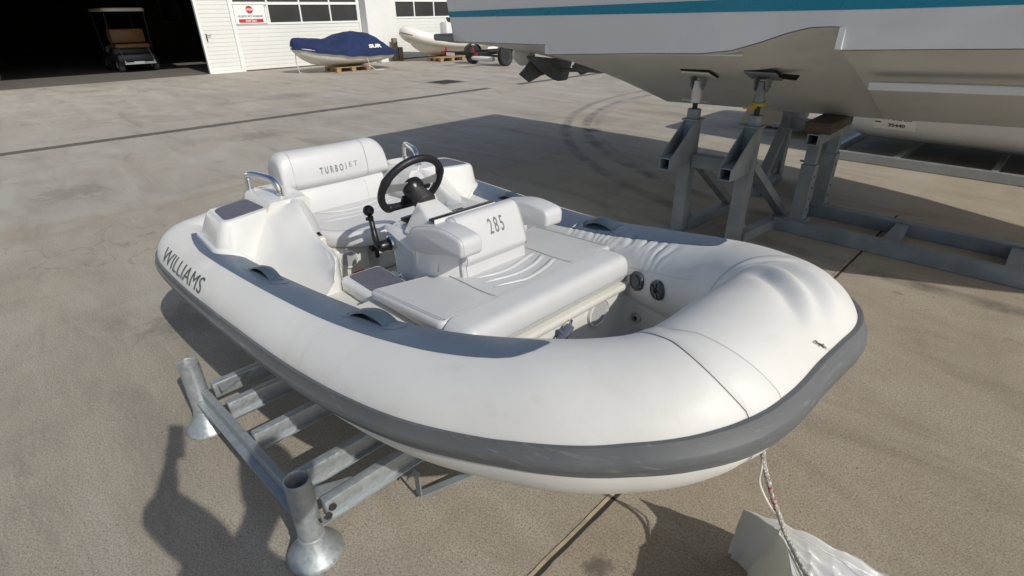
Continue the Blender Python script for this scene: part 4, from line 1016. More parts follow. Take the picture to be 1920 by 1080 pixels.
P_('glue_seam', b, M['seamlight'], tube); b = MB(); line_on([(uf(1.68+k*.02, 1), 2.80-.002*k) for k in range(34)], .0022, .001, b); P_('glue_seam', b, M['seamlight'], tube)
for side, f0, wd in ((-1, .52, 16), (-1, 1.415, 0), (1, 1.60, 12)):
    if not wd: continue
    ic = uf(f0, side); b = MB(); b.loft([[S(ic+q*wd/2+2.5*math.sin(ph*1.3), ph, .0005 if abs(q) < 1 else -.0003) for ph in [-.2+.04*k for k in range(42)]] for q in (-1, -.93, 0, .93, 1)], False, False); P_('seam_tape', b, M['tube'], tube, angle=60)
b = MB(); b.loft([[S(NH+sg_*(.2275+q*.030+sh_(ph))/DS, ph, .0011 if abs(q) < 1 else -.0003) for ph in [-1.2+.05*k for k in range(80)]] for q in (-1, -.95, 0, .95, 1) for sg_ in (-1,)], False, False); P_('seam_tape', b, M['tube'], tube, angle=60)
# scuff on the nose
b = MB(); rnd = random.Random(5)
for k in range(30):
    p0 = .60+rnd.gauss(0, .055); i0 = NH-2.0-(p0-.60)*22+rnd.gauss(0, .35); r0 = rnd.uniform(.0008, .0026); c = []
    for q in range(7): a = 2*math.pi*q/7; c.append(S(i0+r0*math.cos(a)*rnd.uniform(.4, 1.4)/DS, p0+r0*math.sin(a)*rnd.uniform(.8, 2.2)/.17, .0012+.00005*k))
    b.raw(c, [list(range(7))])
P_('scuff', b, M['wood_old'], tube, smooth=False)
b = MB(); line_on([(NH-1.0+.25*k+.3*math.sin(k), .54-.012*k) for k in range(10)], .002, .0008, b); P_('rust_run', b, M['bead'], tube)
# handles
def handle(side, f0, f1, ph):
    i0, i1 = uf(f0, side), uf(f1, side); n = 26; rows = []
    for k in range(n+1):
        t = k/n; i = i0+(i1-i0)*t; h = .0045+.027*math.sin(math.pi*min(1, max(0, (t-.06)/.88)))**.8; w_ = .165-.02*math.sin(math.pi*t)
        rows.append([S(i, ph-w_, h-.004), S(i, ph-w_*.8, h+.003), S(i, ph, h+.0065), S(i, ph+w_*.8, h+.003), S(i, ph+w_, h-.004), S(i, ph, h-.006)])
    b = MB(); b.loft(rows); hd = P_('grab_handle', b, M['pad_dark'], angle=60)
    b = MB()
    for e, sg in ((f0, -1), (f1, 1)):
        rr = []
        for k in range(9):
            f = e+sg*(k-4)*.011; wd = .22*(1-(abs(k-4)/4.6)**2.6); rr.append([S(uf(f, side), ph+wd*q, .0050-.001*abs(q)) for q in (-1, -.5, 0, .5, 1)])
        b = MB(); b.loft(rr, False, False); P_('handle_patch', b, M['pad'], hd)
    b = MB(); b.loft([[S(i0+(i1-i0)*k/12, ph+q*.05, .0032) for q in (-1, 1)] for k in range(2, 11)], False, False); P_('painted_handle_shade', b, M['pad_dark'], hd)  # dark strip on the tube, painting in the shade under the strap
for side in (-1, 1):
    handle(side, .795, 1.000, 1.84); handle(side, 1.495, 1.715, 1.80)
# maker lettering on the quarter
def wmap(x, y, z): return S(uf(.44)+x/DS, .60+y/.142, .0022+z)
b = MB(); b.loft([[S(uf(.44)+(-.265+.53*k/30)/DS, .60+q*.058/.142, .0012) for q in (-1, -.5, 0, .5, 1)] for k in range(31)], False, False); pt_ = P_('name_patch', b, M['tube'], tube)
text_obj('lettering', 'WILLIAMS', 1, wmap, M['decal_dark'], tube, fit=(.47, .070), bold=.0, shift=.0032, spacing=1.05, cuts=.012)
# ---- hull under the tube
st = [(.02, .60, .52, .42, .29, .90), (.3, .62, .52, .40, .26, .90), (1.2, .60, .52, .39, .25, .88), (1.7, .55, .56, .41, .255, .86), (2.05, .45, .61, .46, .31, .82), (2.30, .30, .68, .55, .43, .75), (2.44, .12, .74, .66, .58, .7)]
b = MB(); hr = hull_rows([tuple(x) for x in catmull(st, 5)]); b.loft(hr, False, False); b.raw(hr[0], [list(range(len(hr[0])))]); P_('hull', b, M['gel_old'])
# ---- bow well (moulded liner)
def ring(P, z, n=6, r=.07): return [V(q.x, q.y, z) for q in roundpoly(P, r, n)]
W0 = [(1.862, -.415), (2.20, -.375), (2.345, -.20), (2.345, .20), (2.20, .375), (1.862, .415)]
def grow(P, d):
    q = offset([Vector(p) for p in P], -d); return [(a.x, a.y) for a in q]
b = MB(); rows = [ring(grow(W0, .06), .600), ring(grow(W0, .028), .603), ring(grow(W0, .012), .598), ring(grow(W0, .0), .585), ring(grow(W0, -.008), .43), ring(grow(W0, -.03), .385), ring(grow(W0, -.06), .375)]
for r_ in rows:
    for v in r_:
        if v.x < 1.870: v.x = 1.868+(v.x-1.870)*.02
b.loft(rows, True, False); r_ = rows[-1]; b.raw(r_, [list(range(len(r_)))]); P_('bow_well', b, M['gel_old'], angle=45)
# deck moulding under cushions and cockpit floor
b = MB(); b.box((.95, 0, .43), (1.82, .92, .03)); b.box((1.60, 0, .56), (.50, .88, .24), bev=.02, seg=4)
b.box((1.862, 0, .655), (.05, .80, .03), bev=.012, seg=4); P_('deck', b, M['gel_old'])
b = MB(); b.box((1.852, 0, .515), (.03, .82, .29), bev=.004); P_('bulkhead', b, M['gel'])
for sg in (-1, 1):
    b = MB(); rows = []
    for f in [1.30+.06*k for k in range(10)]:
        po = abs(FR[int(uf(f))][0].y)-.165+.02; rows.append([V(f, sg*(po+.03), .62), V(f, sg*po, .672), V(f, sg*(po-.02), .684), V(f, sg*(po-.20), .684), V(f, sg*(po-.20), .45)])
    b.loft(rows, False, False); P_('side_deck', b, M['gel_old'])
    b = MB(); rows = []
    for f in [.93+.05*k for k in range(9)]:
        po = abs(FR[int(uf(f))][0].y)-.155; rows.append([V(f, sg*(po+.08), .58), V(f, sg*po, .61), V(f, sg*.43, .612), V(f, sg*.43, .45)])
    b.loft(rows, False, False); P_('side_deck', b, M['gel_old'])
# speakers
def speaker(c, ax, r, name='speaker'):
    b = MB(); b.lathe([(r*.2, -.01), (r*.98, -.01), (r*1.02, .002), (r*.98, .010), (r*.86, .012), (r*.80, .006), (.001, .005)], c, ax, 32); o = P_(name, b, M['gel'])
    b = MB(); a = Vector(ax).normalized(); up = V(0, 0, 1); sd_ = a.cross(up).normalized()
    for k in range(-6, 7):
        h = k*r*.115; wdt = math.sqrt(max(0, (r*.78)**2-h*h)); b.box(Vector(c)+a*.0085+up*h, (.004, 2*wdt, r*.05), Matrix((a, -sd_, up)).transposed())
    P_('speaker_grille', b, M['grille'], o, smooth=False)
speaker((1.870, .210, .600), (1, 0, 0), .062)
# webbing strap and buckles on the bulkhead
b = MB()
b.bar((1.885, -.030, .56), (1.90, -.030, .625), .045, .014, up=(0, 1, 0), bev=.003); b.bar((1.905, -.052, .60), (1.905, .006, .640), .016, .032, up=(1, 0, 0), bev=.004); b.bar((1.908, -.02, .50), (1.91, -.022, .60), .05, .012, up=(0, 1, 0), bev=.003); stp = P_('webbing_strap', b, M['strap'])
b = MB(); b.tube([(1.905, -.050, .612), (1.905, -.074, .622), (1.91, -.080, .604), (1.905, -.058, .594)], .0035, 8, loop=True); b.tube([(1.90, .004, .644), (1.90, .010, .662), (1.90, .018, .655), (1.90, .014, .638)], .003, 8, loop=True)
b.tube([(1.912, -.066, .622), (1.912, -.070, .600)], .004, 8); P_('buckle', b, M['chrome'], stp)
# drain fitting and tube valves on the far side
b = MB(); b.lathe([(.022, -.01), (.024, .003), (.021, .008), (.012, .009), (.011, .002), (.001, .002)], (1.925, .400, .515), (0, -1, .05), 24); ft = P_('socket_fitting', b, M['steel'])
b = MB(); b.lathe([(.0095, .0025), (.001, .0026)], (1.925, .400, .515), (0, -1, .05), 18); P_('socket_hole', b, M['darkgap'], ft)
def valve(i, ph, hole):
    c = S(i, ph, .0); fr = FR[int(i)]; ax = (math.cos(ph)*fr[2]+math.sin(ph)*fr[3]).normalized()
    b = MB(); b.lathe([(.038, -.004), (.040, .002), (.037, .009), (.031, .0115), (.030, .009), (.001, .009)], c, ax, 30)
    a_ = ax.orthogonal().normalized(); b2 = ax.cross(a_)
    for k in range(6):
        an = k*math.pi/3; d = math.cos(an)*a_+math.sin(an)*b2
        if hole: b.bar(c+d*.013+ax*.010, c+d*.030+ax*.011, .008, .005, up=tuple(ax))
        else: b.lathe([(.007, 0), (.007, .011)], c+d*.033, ax, 8)
    if not hole: b.lathe([(.024, .008), (.022, .013), (.001, .014)], c, ax, 24)
    o = P_('inflation_valve', b, M['valve'])
    if hole: q = MB(); q.lathe([(.013, .0100), (.001, .0101)], c, ax, 20); P_('valve_hole', q, M['carpet'], o)
valve(uf(1.985, 1), 3.03, False); valve(uf(2.105, 1), 3.10, True)
# ---- sun pad cushion and front roll
Pd = roundpoly([(1.315, -.462, .03), (1.745, -.445, .03), (1.745, .445, .03), (1.27, .462, .05), (1.33, .25, .05), (1.365, .0, .3), (1.385, -.205, .05)], .03, 5)
def padz(x, y, z): return V(x, y, z+(.035*max(0, min(1, (x-1.30)/.45)) if z > .70 else 0)+.0018*noise.noise(Vector((x*9, y*9, z))))
b = MB(); pillow(b, Pd, .700, .737, .014, padz, crown=.004); sp = P_('sun_pad', b, M['vinyl_g'], angle=50)
ztop = lambda x: .7415+.035*max(0, min(1, (x-1.30)/.45))
b = MB()
for y in (-.200, .200): b.tube([V(1.375+.37*k/20, y+.006*math.sin(k*.3), ztop(1.375+.37*k/20)+.0006) for k in range(21)], .0014, 6)
P_('piping', b, M['seam'], sp)
for q in (.012, .020):
    b = MB(); pts = offset(Pd, q); b.tube([V(p.x, p.y, ztop(p.x)-.0012-(.002 if q < .015 else 0)) for p in pts], .0008, 5, loop=True); P_('stitching', b, M['seam'], sp)
for rb_ in ([(1.553, -.150), (1.585, -.07), (1.588, .01), (1.562, .11), (1.540, .185)], [(1.612, -.150), (1.640, -.06), (1.648, .0), (1.630, .10), (1.588, .19)], [(1.668, -.150), (1.700, -.07), (1.712, -.01), (1.685, .11), (1.650, .19)]):
    c = catmull(rb_, 8); rows = []; n = len(c)
    for k, (x, y) in enumerate(c):
        t = k/(n-1); hh = .0050*min(1, 8*t)*min(1, 10*(1-t)); w_ = .004+.008*t; rows.append([V(x-w_, y, ztop(x)-.001), V(x-w_*.5, y, ztop(x)+hh), V(x+w_*.5, y, ztop(x)+hh), V(x+w_, y, ztop(x)-.001)])
    b = MB(); b.loft(rows, False, False); P_('moulded_rib', b, M['vinyl_g'], sp, angle=70)
RO = roundpoly([(1.747, .664, .015), (1.842, .652, .03), (1.878, .700, .05), (1.868, .780, .06), (1.747, .782, .012)], .03, 6)
rows = []
for k in range(61):
    y = -.445+.865*k/60; e = min(1, (y+.445)/.05, (.420-y)/.05); sh = 1-(1-max(0, e))**2.2*.55
    c = (1.80, .72); zz = .0012*noise.noise(Vector((y*18, 1, 3)))
    rows.append([V(c[0]+(p.x-c[0])*(sh if p.x > 1.76 else 1), y, c[1]+(p.y-c[1])*sh+zz) for p in RO])
b = MB(); b.loft(rows); ro = P_('front_roll', b, M['vinyl'], angle=50)
b = MB(); b.tube([V(1.8785+.001, -.41+.80*k/40, .708+.001*math.sin(k)) for k in range(41)], .0010, 5); b.tube([V(1.748, -.43+.85*k/40, .7835) for k in range(41)], .0017, 6); P_('stitching', b, M['seam'], ro)
# ---- console
b = MB(); rows = []
CO = [(1.06, -.215), (1.46, -.205), (1.46, .205), (1.06, .215)]
for z, g_ in ((.44, .0), (.62, -.004), (.80, -.004), (.845, -.006), (.862, -.014), (.870, -.030)):
    rows.append([V(p.x+(.04 if p.x < 1.25 and z < .75 else 0)*(.75-min(z, .75))*3, p.y, z+(.012*(p.x-1.06)/.4 if z > .8 else 0)) for p in roundpoly(grow(CO, g_), .05, 6)])
b.loft(rows); cons = P_('console', b, M['gel'], angle=50)
# flared side lip of the dash
b = MB(); rows = []
for t in [k/14 for k in range(15)]:
    f = 1.07+.36*t; dz = -.10*max(0, t-.15)**1.3*(1 if t < .75 else 1); out = .022*math.sin(math.pi*min(1, t*.9+.1))
    rows.append([V(f, -.205, .868+.012*t), V(f, -.215-out*.8, .862+dz*.55), V(f, -.220-out, .850+dz), V(f, -.212, .838+dz)])
b.loft(rows, False, False); P_('dash_lip', b, M['gel'], cons, angle=60)
# binnacle hood: offset to starboard
hx = -.136; b = MB(); t = bmesh.new(); bmesh.ops.create_cube(t, size=2)
for v in t.verts:
    sx, sy, sz = v.co
    if sz > 0: v.co = V(1.262, hx+sy*.043, 1.004) if sx < 0 else V(1.428, hx+sy*.078, .926)
    else: v.co = V(1.205, hx+sy*.088, .868) if sx < 0 else V(1.435, hx+sy*.098, .862)
bmesh.ops.bevel(t, geom=t.edges[:], offset=.013, segments=4, affect='EDGES', profile=.5); t.verts.index_update()
b.raw([v.co.copy() for v in t.verts], [[v.index for v in f.verts] for f in t.faces]); t.free(); P_('binnacle', b, M['gel'], cons, angle=30)
wc = V(1.167, -.136, 1.036); wa = V(math.cos(.513), 0, -math.sin(.513))      # wheel centre; axis towards the bow
b = MB(); pr = [(.028, .040)]
for k in range(6): pr += [(.034+.0018*k, .044+.011*k), (.0375+.0018*k, .048+.011*k), (.034+.0018*k, .053+.011*k)]
b.lathe(pr+[(.042, .115)], wc, wa, 30); P_('steering_boot', b, M['rubber'], cons)
e1 = V(0, 1, 0); e2 = wa.cross(e1)
if e2.z < 0: e2 = -e2
def wp(a, r, h=0): return wc+(math.cos(a)*e1+math.sin(a)*e2)*r+wa*h
ring_ = []; rad = []
for k in range(96):
    a = 2*math.pi*k/96; x, y = .136*math.cos(a), .136*math.sin(a)
    if y < -.100: y = -.100-.1*(0)+(y+.100)*.06
    ring_.append(wc+e1*x+e2*y+wa*(.0)); rr = .0152
    for g0 in (20, 160, 232, 308): 
        dd = abs((math.degrees(a)-g0+180) % 360-180); rr += .0030*math.exp(-(dd/7)**2)
    rad.append(rr)
sw = MB(); sw.tube(ring_, rad, 14, loop=True); swh = P_('steering_wheel', sw, M['leather'], angle=80)
b = MB()
for sg in (-1, 1):
    rows = []
    for t in [k/10 for k in range(11)]:
        x = sg*(.022+.108*t); h = .022-.005*math.sin(math.pi*t)+.004*t; y = .012-.0*t; o = .012*(1-t)**1.5; rows.append([wc+e1*x+e2*(y+h)+wa*(o-.002), wc+e1*x+e2*(y-h)+wa*(o-.002), wc+e1*x+e2*(y-h)+wa*(o+.002), wc+e1*x+e2*(y+h)+wa*(o+.002)])
    b.loft(rows)
sk = P_('spoke', b, M['alu'], swh, smooth=False)
b = MB()
for sg in (-1, 1):
    for q in (-.006, .006): b.bar(wc+e1*sg*.062+e2*(.012+q)+wa*(.002), wc+e1*sg*.104+e2*(.012+q)+wa*(-.0025), .0022, .0012, up=tuple(wa))
P_('spoke_slot', b, M['black'], sk, smooth=False)
b = MB(); b.lathe([(.001, -.012), (.034, -.010), (.044, -.001), (.046, .018), (.040, .034), (.030, .046)], wc, wa, 28); b.box(wc+wa*.008-e2*.062, (.075, .036, .014), Matrix((e1, e2, wa)).transposed(), bev=.004); hub = P_('wheel_hub', b, M['black'], swh)
b = MB(); b.lathe([(.0315, -.0098), (.033, -.0098)], wc, wa, 28); b.box(wc-wa*.011+e1*.0, (.016, .003, .001), Matrix((e1, e2, wa)).transposed()); b.box(wc-wa*.011-e2*.008, (.024, .002, .001), Matrix((e1, e2, wa)).transposed()); P_('hub_marking', b, M['grille'], hub, smooth=False)
b = MB(); b.box(wc+wa*.032+e1*.052+e2*.010, (.030, .022, .010), Matrix((e1, e2, wa)).transposed(), bev=.004); P_('stalk', b, M['black'], cons)
# switch panels and dash slot
def swp(c, d, rz):
    m = Matrix.Rotation(rz, 3, 'Z') @ Matrix.Rotation(R(4), 3, 'Y'); b = MB(); b.box(c, d, m, bev=.002); o = P_('switch_panel', b, M['black'], cons)
    b = MB()
    for k in range(4): b.box(Vector(c)+m @ V(.008, (-1.5+k)*d[1]/4.6, d[2]/2+.002), (d[0]*.55, d[1]/6, .006), m, bev=.0015)
    P_('switch', b, M['rubber'], o)
    b = MB(); b.box(Vector(c)+m @ V(-.016, -d[1]*.27, d[2]/2+.001), (.006, .010, .001), m); b.box(Vector(c)+m @ V(-.016, d[1]*.0, d[2]/2+.001), (.003, .016, .001), m); P_('switch_marking', b, M['grille'], o, smooth=False)
swp((1.128, -.112, .882), (.062, .098, .014), R(6)); swp((1.205, .055, .880), (.062, .10, .014), R(0))
b = MB(); b.box((1.396, -.062, .966), (.034, .300, .011), Matrix.Rotation(R(-8), 3, 'Y'), bev=.003); b.box((1.404, -.062, .92), (.012, .28, .09)); P_('dash_strip', b, M['black'], cons)
b = MB(); b.box((1.4165, -.062, .950), (.004, .30, .045), bev=.001); P_('strip_lip', b, M['gel'], cons)
# throttle lever
b = MB(); b.lathe([(.034, 0), (.035, .006), (.031, .012)], (1.088, -.213, .785), (0, -1, 0), 28); tl = P_('lever_flange', b, M['chrome'])
b = MB(); b.lathe([(.028, .010), (.028, .014), (.024, .016), (.024, .050), (.020, .057), (.001, .058)], (1.088, -.213, .785), (0, -1, 0), 24); P_('lever_boss', b, M['black'], tl)
b = MB(); b.tube(catmull([(1.082, -.262, .787), (1.066, -.266, .792), (1.048, -.262, .812), (1.030, -.256, .842), (1.012, -.250, .872), (1.002, -.247, .890)], 5), [.0165-.0004*k*.6 if k < 16 else .0115 for k in range(26)], 12); b.lathe([(.010, -.006), (.013, .0), (.013, .006), (.008, .010)], (1.002, -.247, .885), (-.4, .05, .9), 16); P_('lever_arm', b, M['black'], tl)
b = MB(); b.lathe([(.0235*math.sin(math.pi*k/14)+.0001, -.0235*math.cos(math.pi*k/14)) for k in range(15)], (.990, -.245, .914), (0, 0, 1), 22); P_('lever_knob', b, M['black'], tl)
b = MB(); b.box((1.006, -.262, .886), (.012, .016, .014), bev=.003); P_('neutral_lock', b, M['black'], tl)
# ---- backrest of the forward seat with the size number
BR = roundpoly([(1.418, .735, .01), (1.530, .735, .012), (1.520, .800, .006), (1.532, .822, .02), (1.505, .905, .2), (1.468, .978, .03), (1.418, .972, .012)], .02, 6)
b = MB(); rows = []
for k in range(41):
    y = -.170+.335*k/40; e = min(1, (y+.170)/.016, (.165-y)/.016); q = (1-e)**2*.012
    rows.append([V(p.x+(q if p.x < 1.44 else -q), y, p.y-(q if p.y > .95 else 0)) for p in BR])
b.loft(rows); br = P_('backrest', b, M['vinyl'], angle=40)
b = MB()
b.tube([V(1.5235, -.158+.31*k/20, .8015) for k in range(21)], .0012, 5)
for y in (-.1565, .152): b.tube([V(p[0]+.001, y, p[1]) for p in catmull([(1.530, .745), (1.522, .795), (1.531, .825), (1.520, .87), (1.500, .92), (1.470, .972), (1.435, .976)], 5)], .0009, 5)
P_('stitching', b, M['seam'], br)
def polyx(P, z):       # forward face of a side profile at height z
    xs = []
    for a, c in zip(P, P[1:]+P[:1]):
        if (a.y-z)*(c.y-z) <= 0 and abs(a.y-c.y) > 1e-9: xs.append(a.x+(c.x-a.x)*(z-a.y)/(c.y-a.y))
    return max(xs)
def brx(z): return polyx(BR, z)
text_obj('lettering', '285', 1, lambda a, c, d: (brx(.917+c)+.0009, .018+a, .917+c), M['decal'], br, fit=(.076, .056), bold=.008, spacing=1.35, cuts=.012)
# armrests
AR = roundpoly([(1.290, .832, .03), (1.405, .845, .05), (1.51, .878, .06), (1.63, .893, .022), (1.632, .962, .03), (1.50, .978, .08), (1.335, .937, .05), (1.288, .900, .03)], .03, 6)
for sg in (-1, 1):
    b = MB(); rows = []
    for y, q in ((.162, .010), (.1645, .005), (.168, .0015), (.173, 0), (.20, 0), (.225, 0), (.248, 0), (.2535, .0018), (.2575, .0055), (.2605, .012)):
        rows.append([V(p.x, sg*y, p.y) for p in offset(AR, q)])
    b.loft(rows); ar = P_('armrest', b, M['vinyl'], angle=32)
    b = MB(); o2 = offset(AR, .010)
    b.tube([V(p.x, sg*.2485, p.y) for p in offset(AR, -.0003)], .0009, 5, loop=True)
    P_('stitching', b, M['seam'], ar)
    b = MB(); b.lathe([(.020, 0), (.022, .006), (.019, .010), (.012, .02)], (1.335, sg*.205, .812), (0, 0, 1), 22); P_('armrest_mount', b, M['chrome'], ar)
# console flank behind the armrest down to the cushion
for sg in (-1, 1):
    pl_ = roundpoly([(1.20, .13), (1.235, .215), (1.30, .250), (1.40, .238), (1.50, .168), (1.50, .13)], .03, 6)
    b = MB(); b.loft([[V(p.x+.03*(z-.70), sg*(p.y-.04*max(0, z-.70)), z) for p in pl_] for z in (.66, .72, .78, .842)]+[[V(1.36+(p.x-1.36)*.96, sg*(.19+(p.y-.19)*.93), .848) for p in pl_]]); P_('console_flank', b, M['gel'], angle=50)
# ---- starboard step boxes with non-skid
b = MB(); pillow(b, roundpoly([(.985, -.425), (1.36, -.425), (1.36, -.225), (.985, -.225)], .035), .45, .664, .022); sb = P_('step_box', b, M['gel'], angle=50)
b = MB(); pillow(b, roundpoly([(1.010, -.392), (1.33, -.392), (1.33, -.250), (1.012, -.246)], .022), .663, .6665, .001); P_('nonskid_pad', b, M['nonskid'], sb)
b = MB(); pillow(b, roundpoly([(1.06, -.232), (1.33, -.232), (1.33, -.20), (1.06, -.20)], .02), .45, .648, .012); b2_ = P_('inner_step', b, M['gel'], angle=50)
b = MB(); b.bar((1.19, -.228, .650), (1.32, -.228, .650), .02, .003); P_('nonskid_pad', b, M['nonskid'], b2_)
b = MB(); b.lathe([(.010, 0), (.0125, .004), (.010, .010), (.001, .012)], (1.178, -.236, .664), (0, -.3, 1), 16); b.tube([V(1.178+.012*math.cos(a), -.240, .680+.012*math.sin(a)) for a in [k*math.pi/6 for k in range(12)]], .0025, 6, loop=True); P_('eyelet', b, M['chrome'])
# port side cushion strip
b = MB(); pillow(b, roundpoly([(.70, .34), (1.26, .30), (1.26, .455), (.68, .49)], .05), .64, .752, .02, crown=.004); P_('port_cushion', b, M['vinyl_g'], angle=50)
# ---- driver seat: base, cushion, back
b = MB(); b.box((.45, 0, .54), (.40, .56, .19), bev=.03, seg=4); b.box((.42, 0, .60), (.36, .72, .20), bev=.02, seg=3); b.box((.60, -.075, .52), (.10, .10, .17), bev=.02, seg=3); P_('seat_base', b, M['gel_old'])
speaker((.655, -.212, .575), (1, -.25, .0), .048)
b = MB(); b.box((.676, -.180, .492), (.002, .060, .034)); lw = P_('warning_label', b, M['bead'], smooth=False)
b = MB(); b.box((.6785, -.180, .505), (.001, .056, .007)); P_('label_bar', b, M['red'], lw, smooth=False)
b = MB(); b.box((.70, -.085, .622), (.03, .055, .045), bev=.004); b.box((.712, -.085, .585), (.014, .022, .05), bev=.004); P_('kill_switch', b, M['black'])
SC_ = roundpoly([(.30, -.245, .03), (.46, -.315, .05), (.60, -.300, .09), (.735, -.15, .16), (.758, .0, .2), (.735, .15, .16), (.60, .300, .09), (.46, .315, .05), (.30, .245, .03)], .05, 5)
b = MB(); pillow(b, SC_, .632, .718, .034, lambda x, y, z: V(x+.022*(z-.675)/.04*max(0, (x-.5))*0, y, z+(.018*max(0, (.42-x)/.12) if z > .69 and x < .42 else 0)), crown=.006, n=6); sc_ = P_('seat_cushion', b, M['vinyl'], angle=60)
for a, c in (((.345, -.205), (.345, .20)), ((.40, -.225), (.40, .22)), ((.455, -.235), (.455, .235))):
    rows = []
    for k in range(25):
        t = k/24; y = a[1]+(c[1]-a[1])*t; x = a[0]+.05*math.sin(math.pi*t); z = .7185+(.018*max(0, (.42-x)/.12) if x < .42 else 0)+.004; hh = .0045*min(1, 6*t)*min(1, 6*(1-t)); rows.append([V(x-.007, y, z-.002), V(x-.003, y, z+hh), V(x+.003, y, z+hh), V(x+.007, y, z-.002)])
    b = MB(); b.loft(rows, False, False); P_('moulded_rib', b, M['vinyl'], sc_, angle=70)
b = MB(); pts = offset(SC_, .030); b.tube([V(p.x, p.y, .7195+(.016*max(0, (.42-p.x)/.12) if p.x < .42 else 0)) for p in pts], .0009, 5, loop=True); P_('stitching', b, M['seam'], sc_)
# seat back: bolster on top, narrower lumbar panel below
UB = roundpoly([(.135, .835, .02), (.270, .840, .015), (.306, .872, .030), (.300, .950, .1), (.270, 1.030, .050), (.190, 1.040, .04), (.125, .985, .05)], .03, 6)
b = MB(); rows = []
ys = [-.317, -.3155, -.313, -.309, -.300]+[-.29+.0115*k for k in range(50)]+[.2775, .2835, .2865, .288]
for y in ys:
    ed = min(y+.317, .288-y); q = .012*(1-min(1, ed/.010))**2; bow = -.018*((y+.015)/.3)**2
    rl, rr_ = .050, .085; dl, dr = y+.317, .288-y; zt = 1.040
    if dl < rl: zt -= rl-math.sqrt(max(0, rl*rl-(rl-dl)**2))
    if dr < rr_: zt -= rr_-math.sqrt(max(0, rr_*rr_-(rr_-dr)**2))
    k_ = (zt-.835)/(1.040-.835)
    rows.append([V(.20+(p.x-.20)*(1-q*6)+bow, y, .835+(p.y-.835)*k_+(q if p.y < .85 else 0)) for p in UB])
b.loft(rows); ub = P_('seat_back', b, M['vinyl'], angle=50)
b = MB(); rows = []
for k in range(31):
    y = -.275+.53*k/30; bow = -.020*((y+.01)/.3)**2; rows.append([V(.20, y, .69), V(.318+bow, y, .69), V(.308+bow, y, .76), V(.284+bow, y, .83), V(.262+bow, y, .855), V(.20, y, .855)])
b.loft(rows); P_('lumbar_panel', b, M['vinyl'], ub, angle=50)
b = MB()
for y in (-.255, .150):
    b.tube([V(x-.020*(y/.3)**2+.0008, y, z) for x, z in catmull([(.270, .848), (.303, .870), (.3055, .90), (.300, .950), (.284, 1.000), (.262, 1.028), (.20, 1.039)], 4)], .0010, 5)
b.tube([V(.318-.020*(y/.3)**2-.010, y, .735+0*y) for y in [-.2+.4*k/20 for k in range(21)]], .0012, 5)
b.tube([V(.3155-.02*(.13/.3)**2, .130, .70), V(.307-.003, .130, .76), V(.284-.003, .130, .83)], .0009, 5)
P_('stitching', b, M['seam'], ub)
def tbx(z, y): return polyx(UB, z)-.018*((y+.015)/.3)**2+.0009
tb = lambda y0, z0: (lambda a, c, d: (tbx(z0+c, y0+a), y0+a, z0+c))
text_obj('lettering', 'TURBO', 1, tb(-.058, .928), M['decal'], ub, fit=(.130, .036), bold=.022, spacing=1.7, cuts=.012)
text_obj('lettering', 'JET', 1, tb(.054, .930), M['decal'], ub, fit=(.074, .034), bold=.0, spacing=1.7, cuts=.012)
# vinyl wings beside the seat
for sg in (-1, 1):
    b = MB(); rows = []
    for t in [k/10 for k in range(11)]:
        a = V(.47+.17*t**.8, 0, .888-.155*t**1.25); rows.append([V(a.x, sg*(.362-.0*t), a.z), V(a.x-.008, sg*.350, a.z+.006), V(a.x-.03, sg*.315, a.z+.002), V(a.x-.06, sg*.285, a.z-.04), V(a.x-.10, sg*.27, a.z-.10)])
    b.loft(rows, False, False); P_('side_bolster', b, M['vinyl_g'], angle=60)
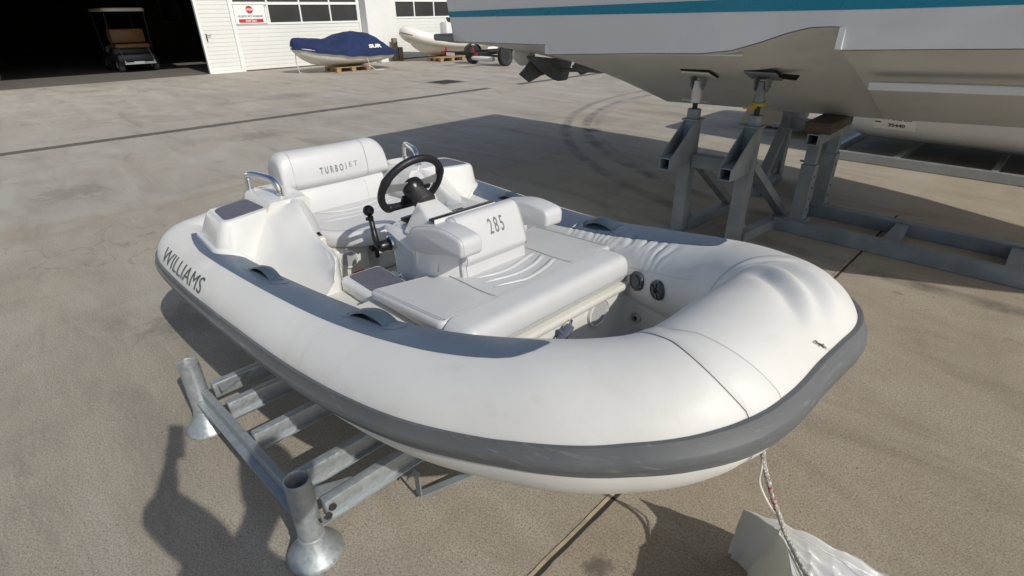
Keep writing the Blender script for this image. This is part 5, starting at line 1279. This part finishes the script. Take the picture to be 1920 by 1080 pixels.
# ---- quarter mouldings over the tube ends
for sg in (-1, 1):
    mp = lambda x, y, z: V(x, sg*y, z)
    base = roundpoly([(.205, .742, .05), (.530, .752, .06), (.588, .64, .05), (.535, .51, .04), (.49, .40, .01), (.17, .40, .01)], .05, 6)
    mid = roundpoly([(.225, .730, .05), (.532, .738, .05), (.578, .635, .05), (.528, .51, .04), (.485, .40, .01), (.18, .40, .01)], .05, 6)
    tp_ = roundpoly([(.282, .700, .05), (.545, .708, .05), (.540, .62, .05), (.500, .50, .04), (.470, .40, .01), (.20, .40, .01)], .05, 6)
    tp2 = [p+(Vector((.40, .52))-p)*.05 for p in tp_]; tp3 = [p+(Vector((.40, .52))-p)*.10 for p in tp_]
    def zz_(p, z): return z
    b = MB(); rows = []
    def arch(p):      # lower edge follows the tube surface
        c, t_, o_, u_, r_ = FR[int(uf(max(.12, p.x)))]; x_ = (p.y-abs(c.y))/(ASP*r_)
        return c.z+r_*math.sqrt(max(0, 1-min(.97, abs(x_))**2))+.002
    rows.append([mp(p.x, p.y, arch(p)-.05) for p in base]); rows.append([mp(p.x, p.y, arch(p)) for p in [q+(q-Vector((.40, .55))).normalized()*.006 for q in base]]); rows.append([mp(p.x, p.y, arch(p)+.012) for p in base])
    rows.append([mp(p.x, p.y, arch(p)+.018) for p in mid]); rows.append([mp(p.x, p.y, .842) for p in tp_]); rows.append([mp(p.x, p.y, .856) for p in tp2]); rows.append([mp(p.x, p.y, .860) for p in tp3])
    b.loft(rows, True, True); qm = P_('quarter_cover', b, M['gel'], angle=38)
    pd_ = roundpoly([(.327, .668, .04), (.522, .680, .035), (.462, .488, .012), (.265, .500, .03)], .03, 6)
    b = MB(); pillow(b, pd_, .859, .8625, .001, mp); P_('nonskid_pad', b, M['nonskid'], qm)
    b = MB(); rows = []
    for f, pz in ((.17, .86), (.19, .885), (.235, .890), (.46, .890), (.495, .884)):
        rows.append([mp(f, .495, .74), mp(f, .487, pz-.022), mp(f, .472, pz-.004), mp(f, .45, pz), mp(f, .30, pz), mp(f, .285, pz-.02), mp(f, .28, .70)])
    b.loft(rows, True, True); P_('shoulder', b, M['gel'], qm, angle=38)
    # sloping inner panel running forward along the tube
    rows = []; TPZ = [(.47, .887), (.54, .880), (.60, .857), (.66, .818), (.72, .785), (.78, .765), (.86, .757), (.97, .755), (1.0, .738), (1.013, .705)]; TPY = [(.47, .352), (.60, .370), (.75, .386), (.90, .400), (.97, .412), (1.0, .428), (1.013, .445)]; BY = [(.47, .515), (.70, .500), (.99, .462), (1.02, .460)]; BZ = [(.47, .832), (.56, .785), (.70, .728), (.85, .690), (.99, .662), (1.02, .655)]
    for f in [.470+.020*k for k in range(25)]+[.965, .98, .99, 1.0, 1.007, 1.013]:
        ty, tz_, by, bz = I(f, TPY), I(f, TPZ), I(f, BY), I(f, BZ); k_ = max(.15, min(1, (1.02-f)/.05))
        rows.append([mp(f, by+.14, bz-.15), mp(f, by+.012, bz-.014), mp(f, by-.006, bz+.006)]+[mp(f, by+(ty-by)*q, bz+(tz_-bz)*q+.006*math.sin(math.pi*q)) for q in (.3, .6, .82)]+[mp(f, ty+.010*k_, tz_-.002), mp(f, ty, tz_-.001), mp(f, ty-.008*k_, tz_-.008), mp(f, ty-.012*k_, tz_-.03), mp(f, ty-.012*k_, .45)])
    b = MB(); b.loft(rows, False, False); r_ = rows[-1]; b.raw(r_+[mp(1.013, .56, .45)], [list(range(len(r_)+1))]); P_('inner_panel', b, M['gel'], qm, angle=50)
    b = MB(); b.tube([mp(.492+.004, y, z) for y, z in ((.47, .880), (.492, .850), (.503, .810), (.515, .770), (.53, .735))], .0028, 6); P_('sealant_bead', b, M['bead'], qm)
    # stainless grab rail
    b = MB(); b.tube(catmull([mp(.432, .392, .885), mp(.428, .393, .925), mp(.405, .400, .955), mp(.36, .412, .966), mp(.25, .443, .968), mp(.215, .452, .955), mp(.208, .454, .925), mp(.208, .454, .885)], 7), .0150, 16); b.lathe([(.019, 0), (.019, .004), (.014, .006)], mp(.432, .392, .888), seg=20); b.lathe([(.019, 0), (.019, .004), (.014, .006)], mp(.208, .454, .888), seg=20); P_('grab_rail', b, M['chrome'], angle=60)
b = MB(); pillow(b, roundpoly([(-.05, -.42), (.24, -.42), (.24, .42), (-.05, .42)], .05), .50, .80, .03); P_('engine_hatch', b, M['gel'], angle=50)
b = MB(); b.tube([V(2.52, -.02, .60), V(2.56, -.02, .585), V(2.56, .02, .585), V(2.52, .02, .60)], .008, 8); P_('tow_eye', b, M['steel'])
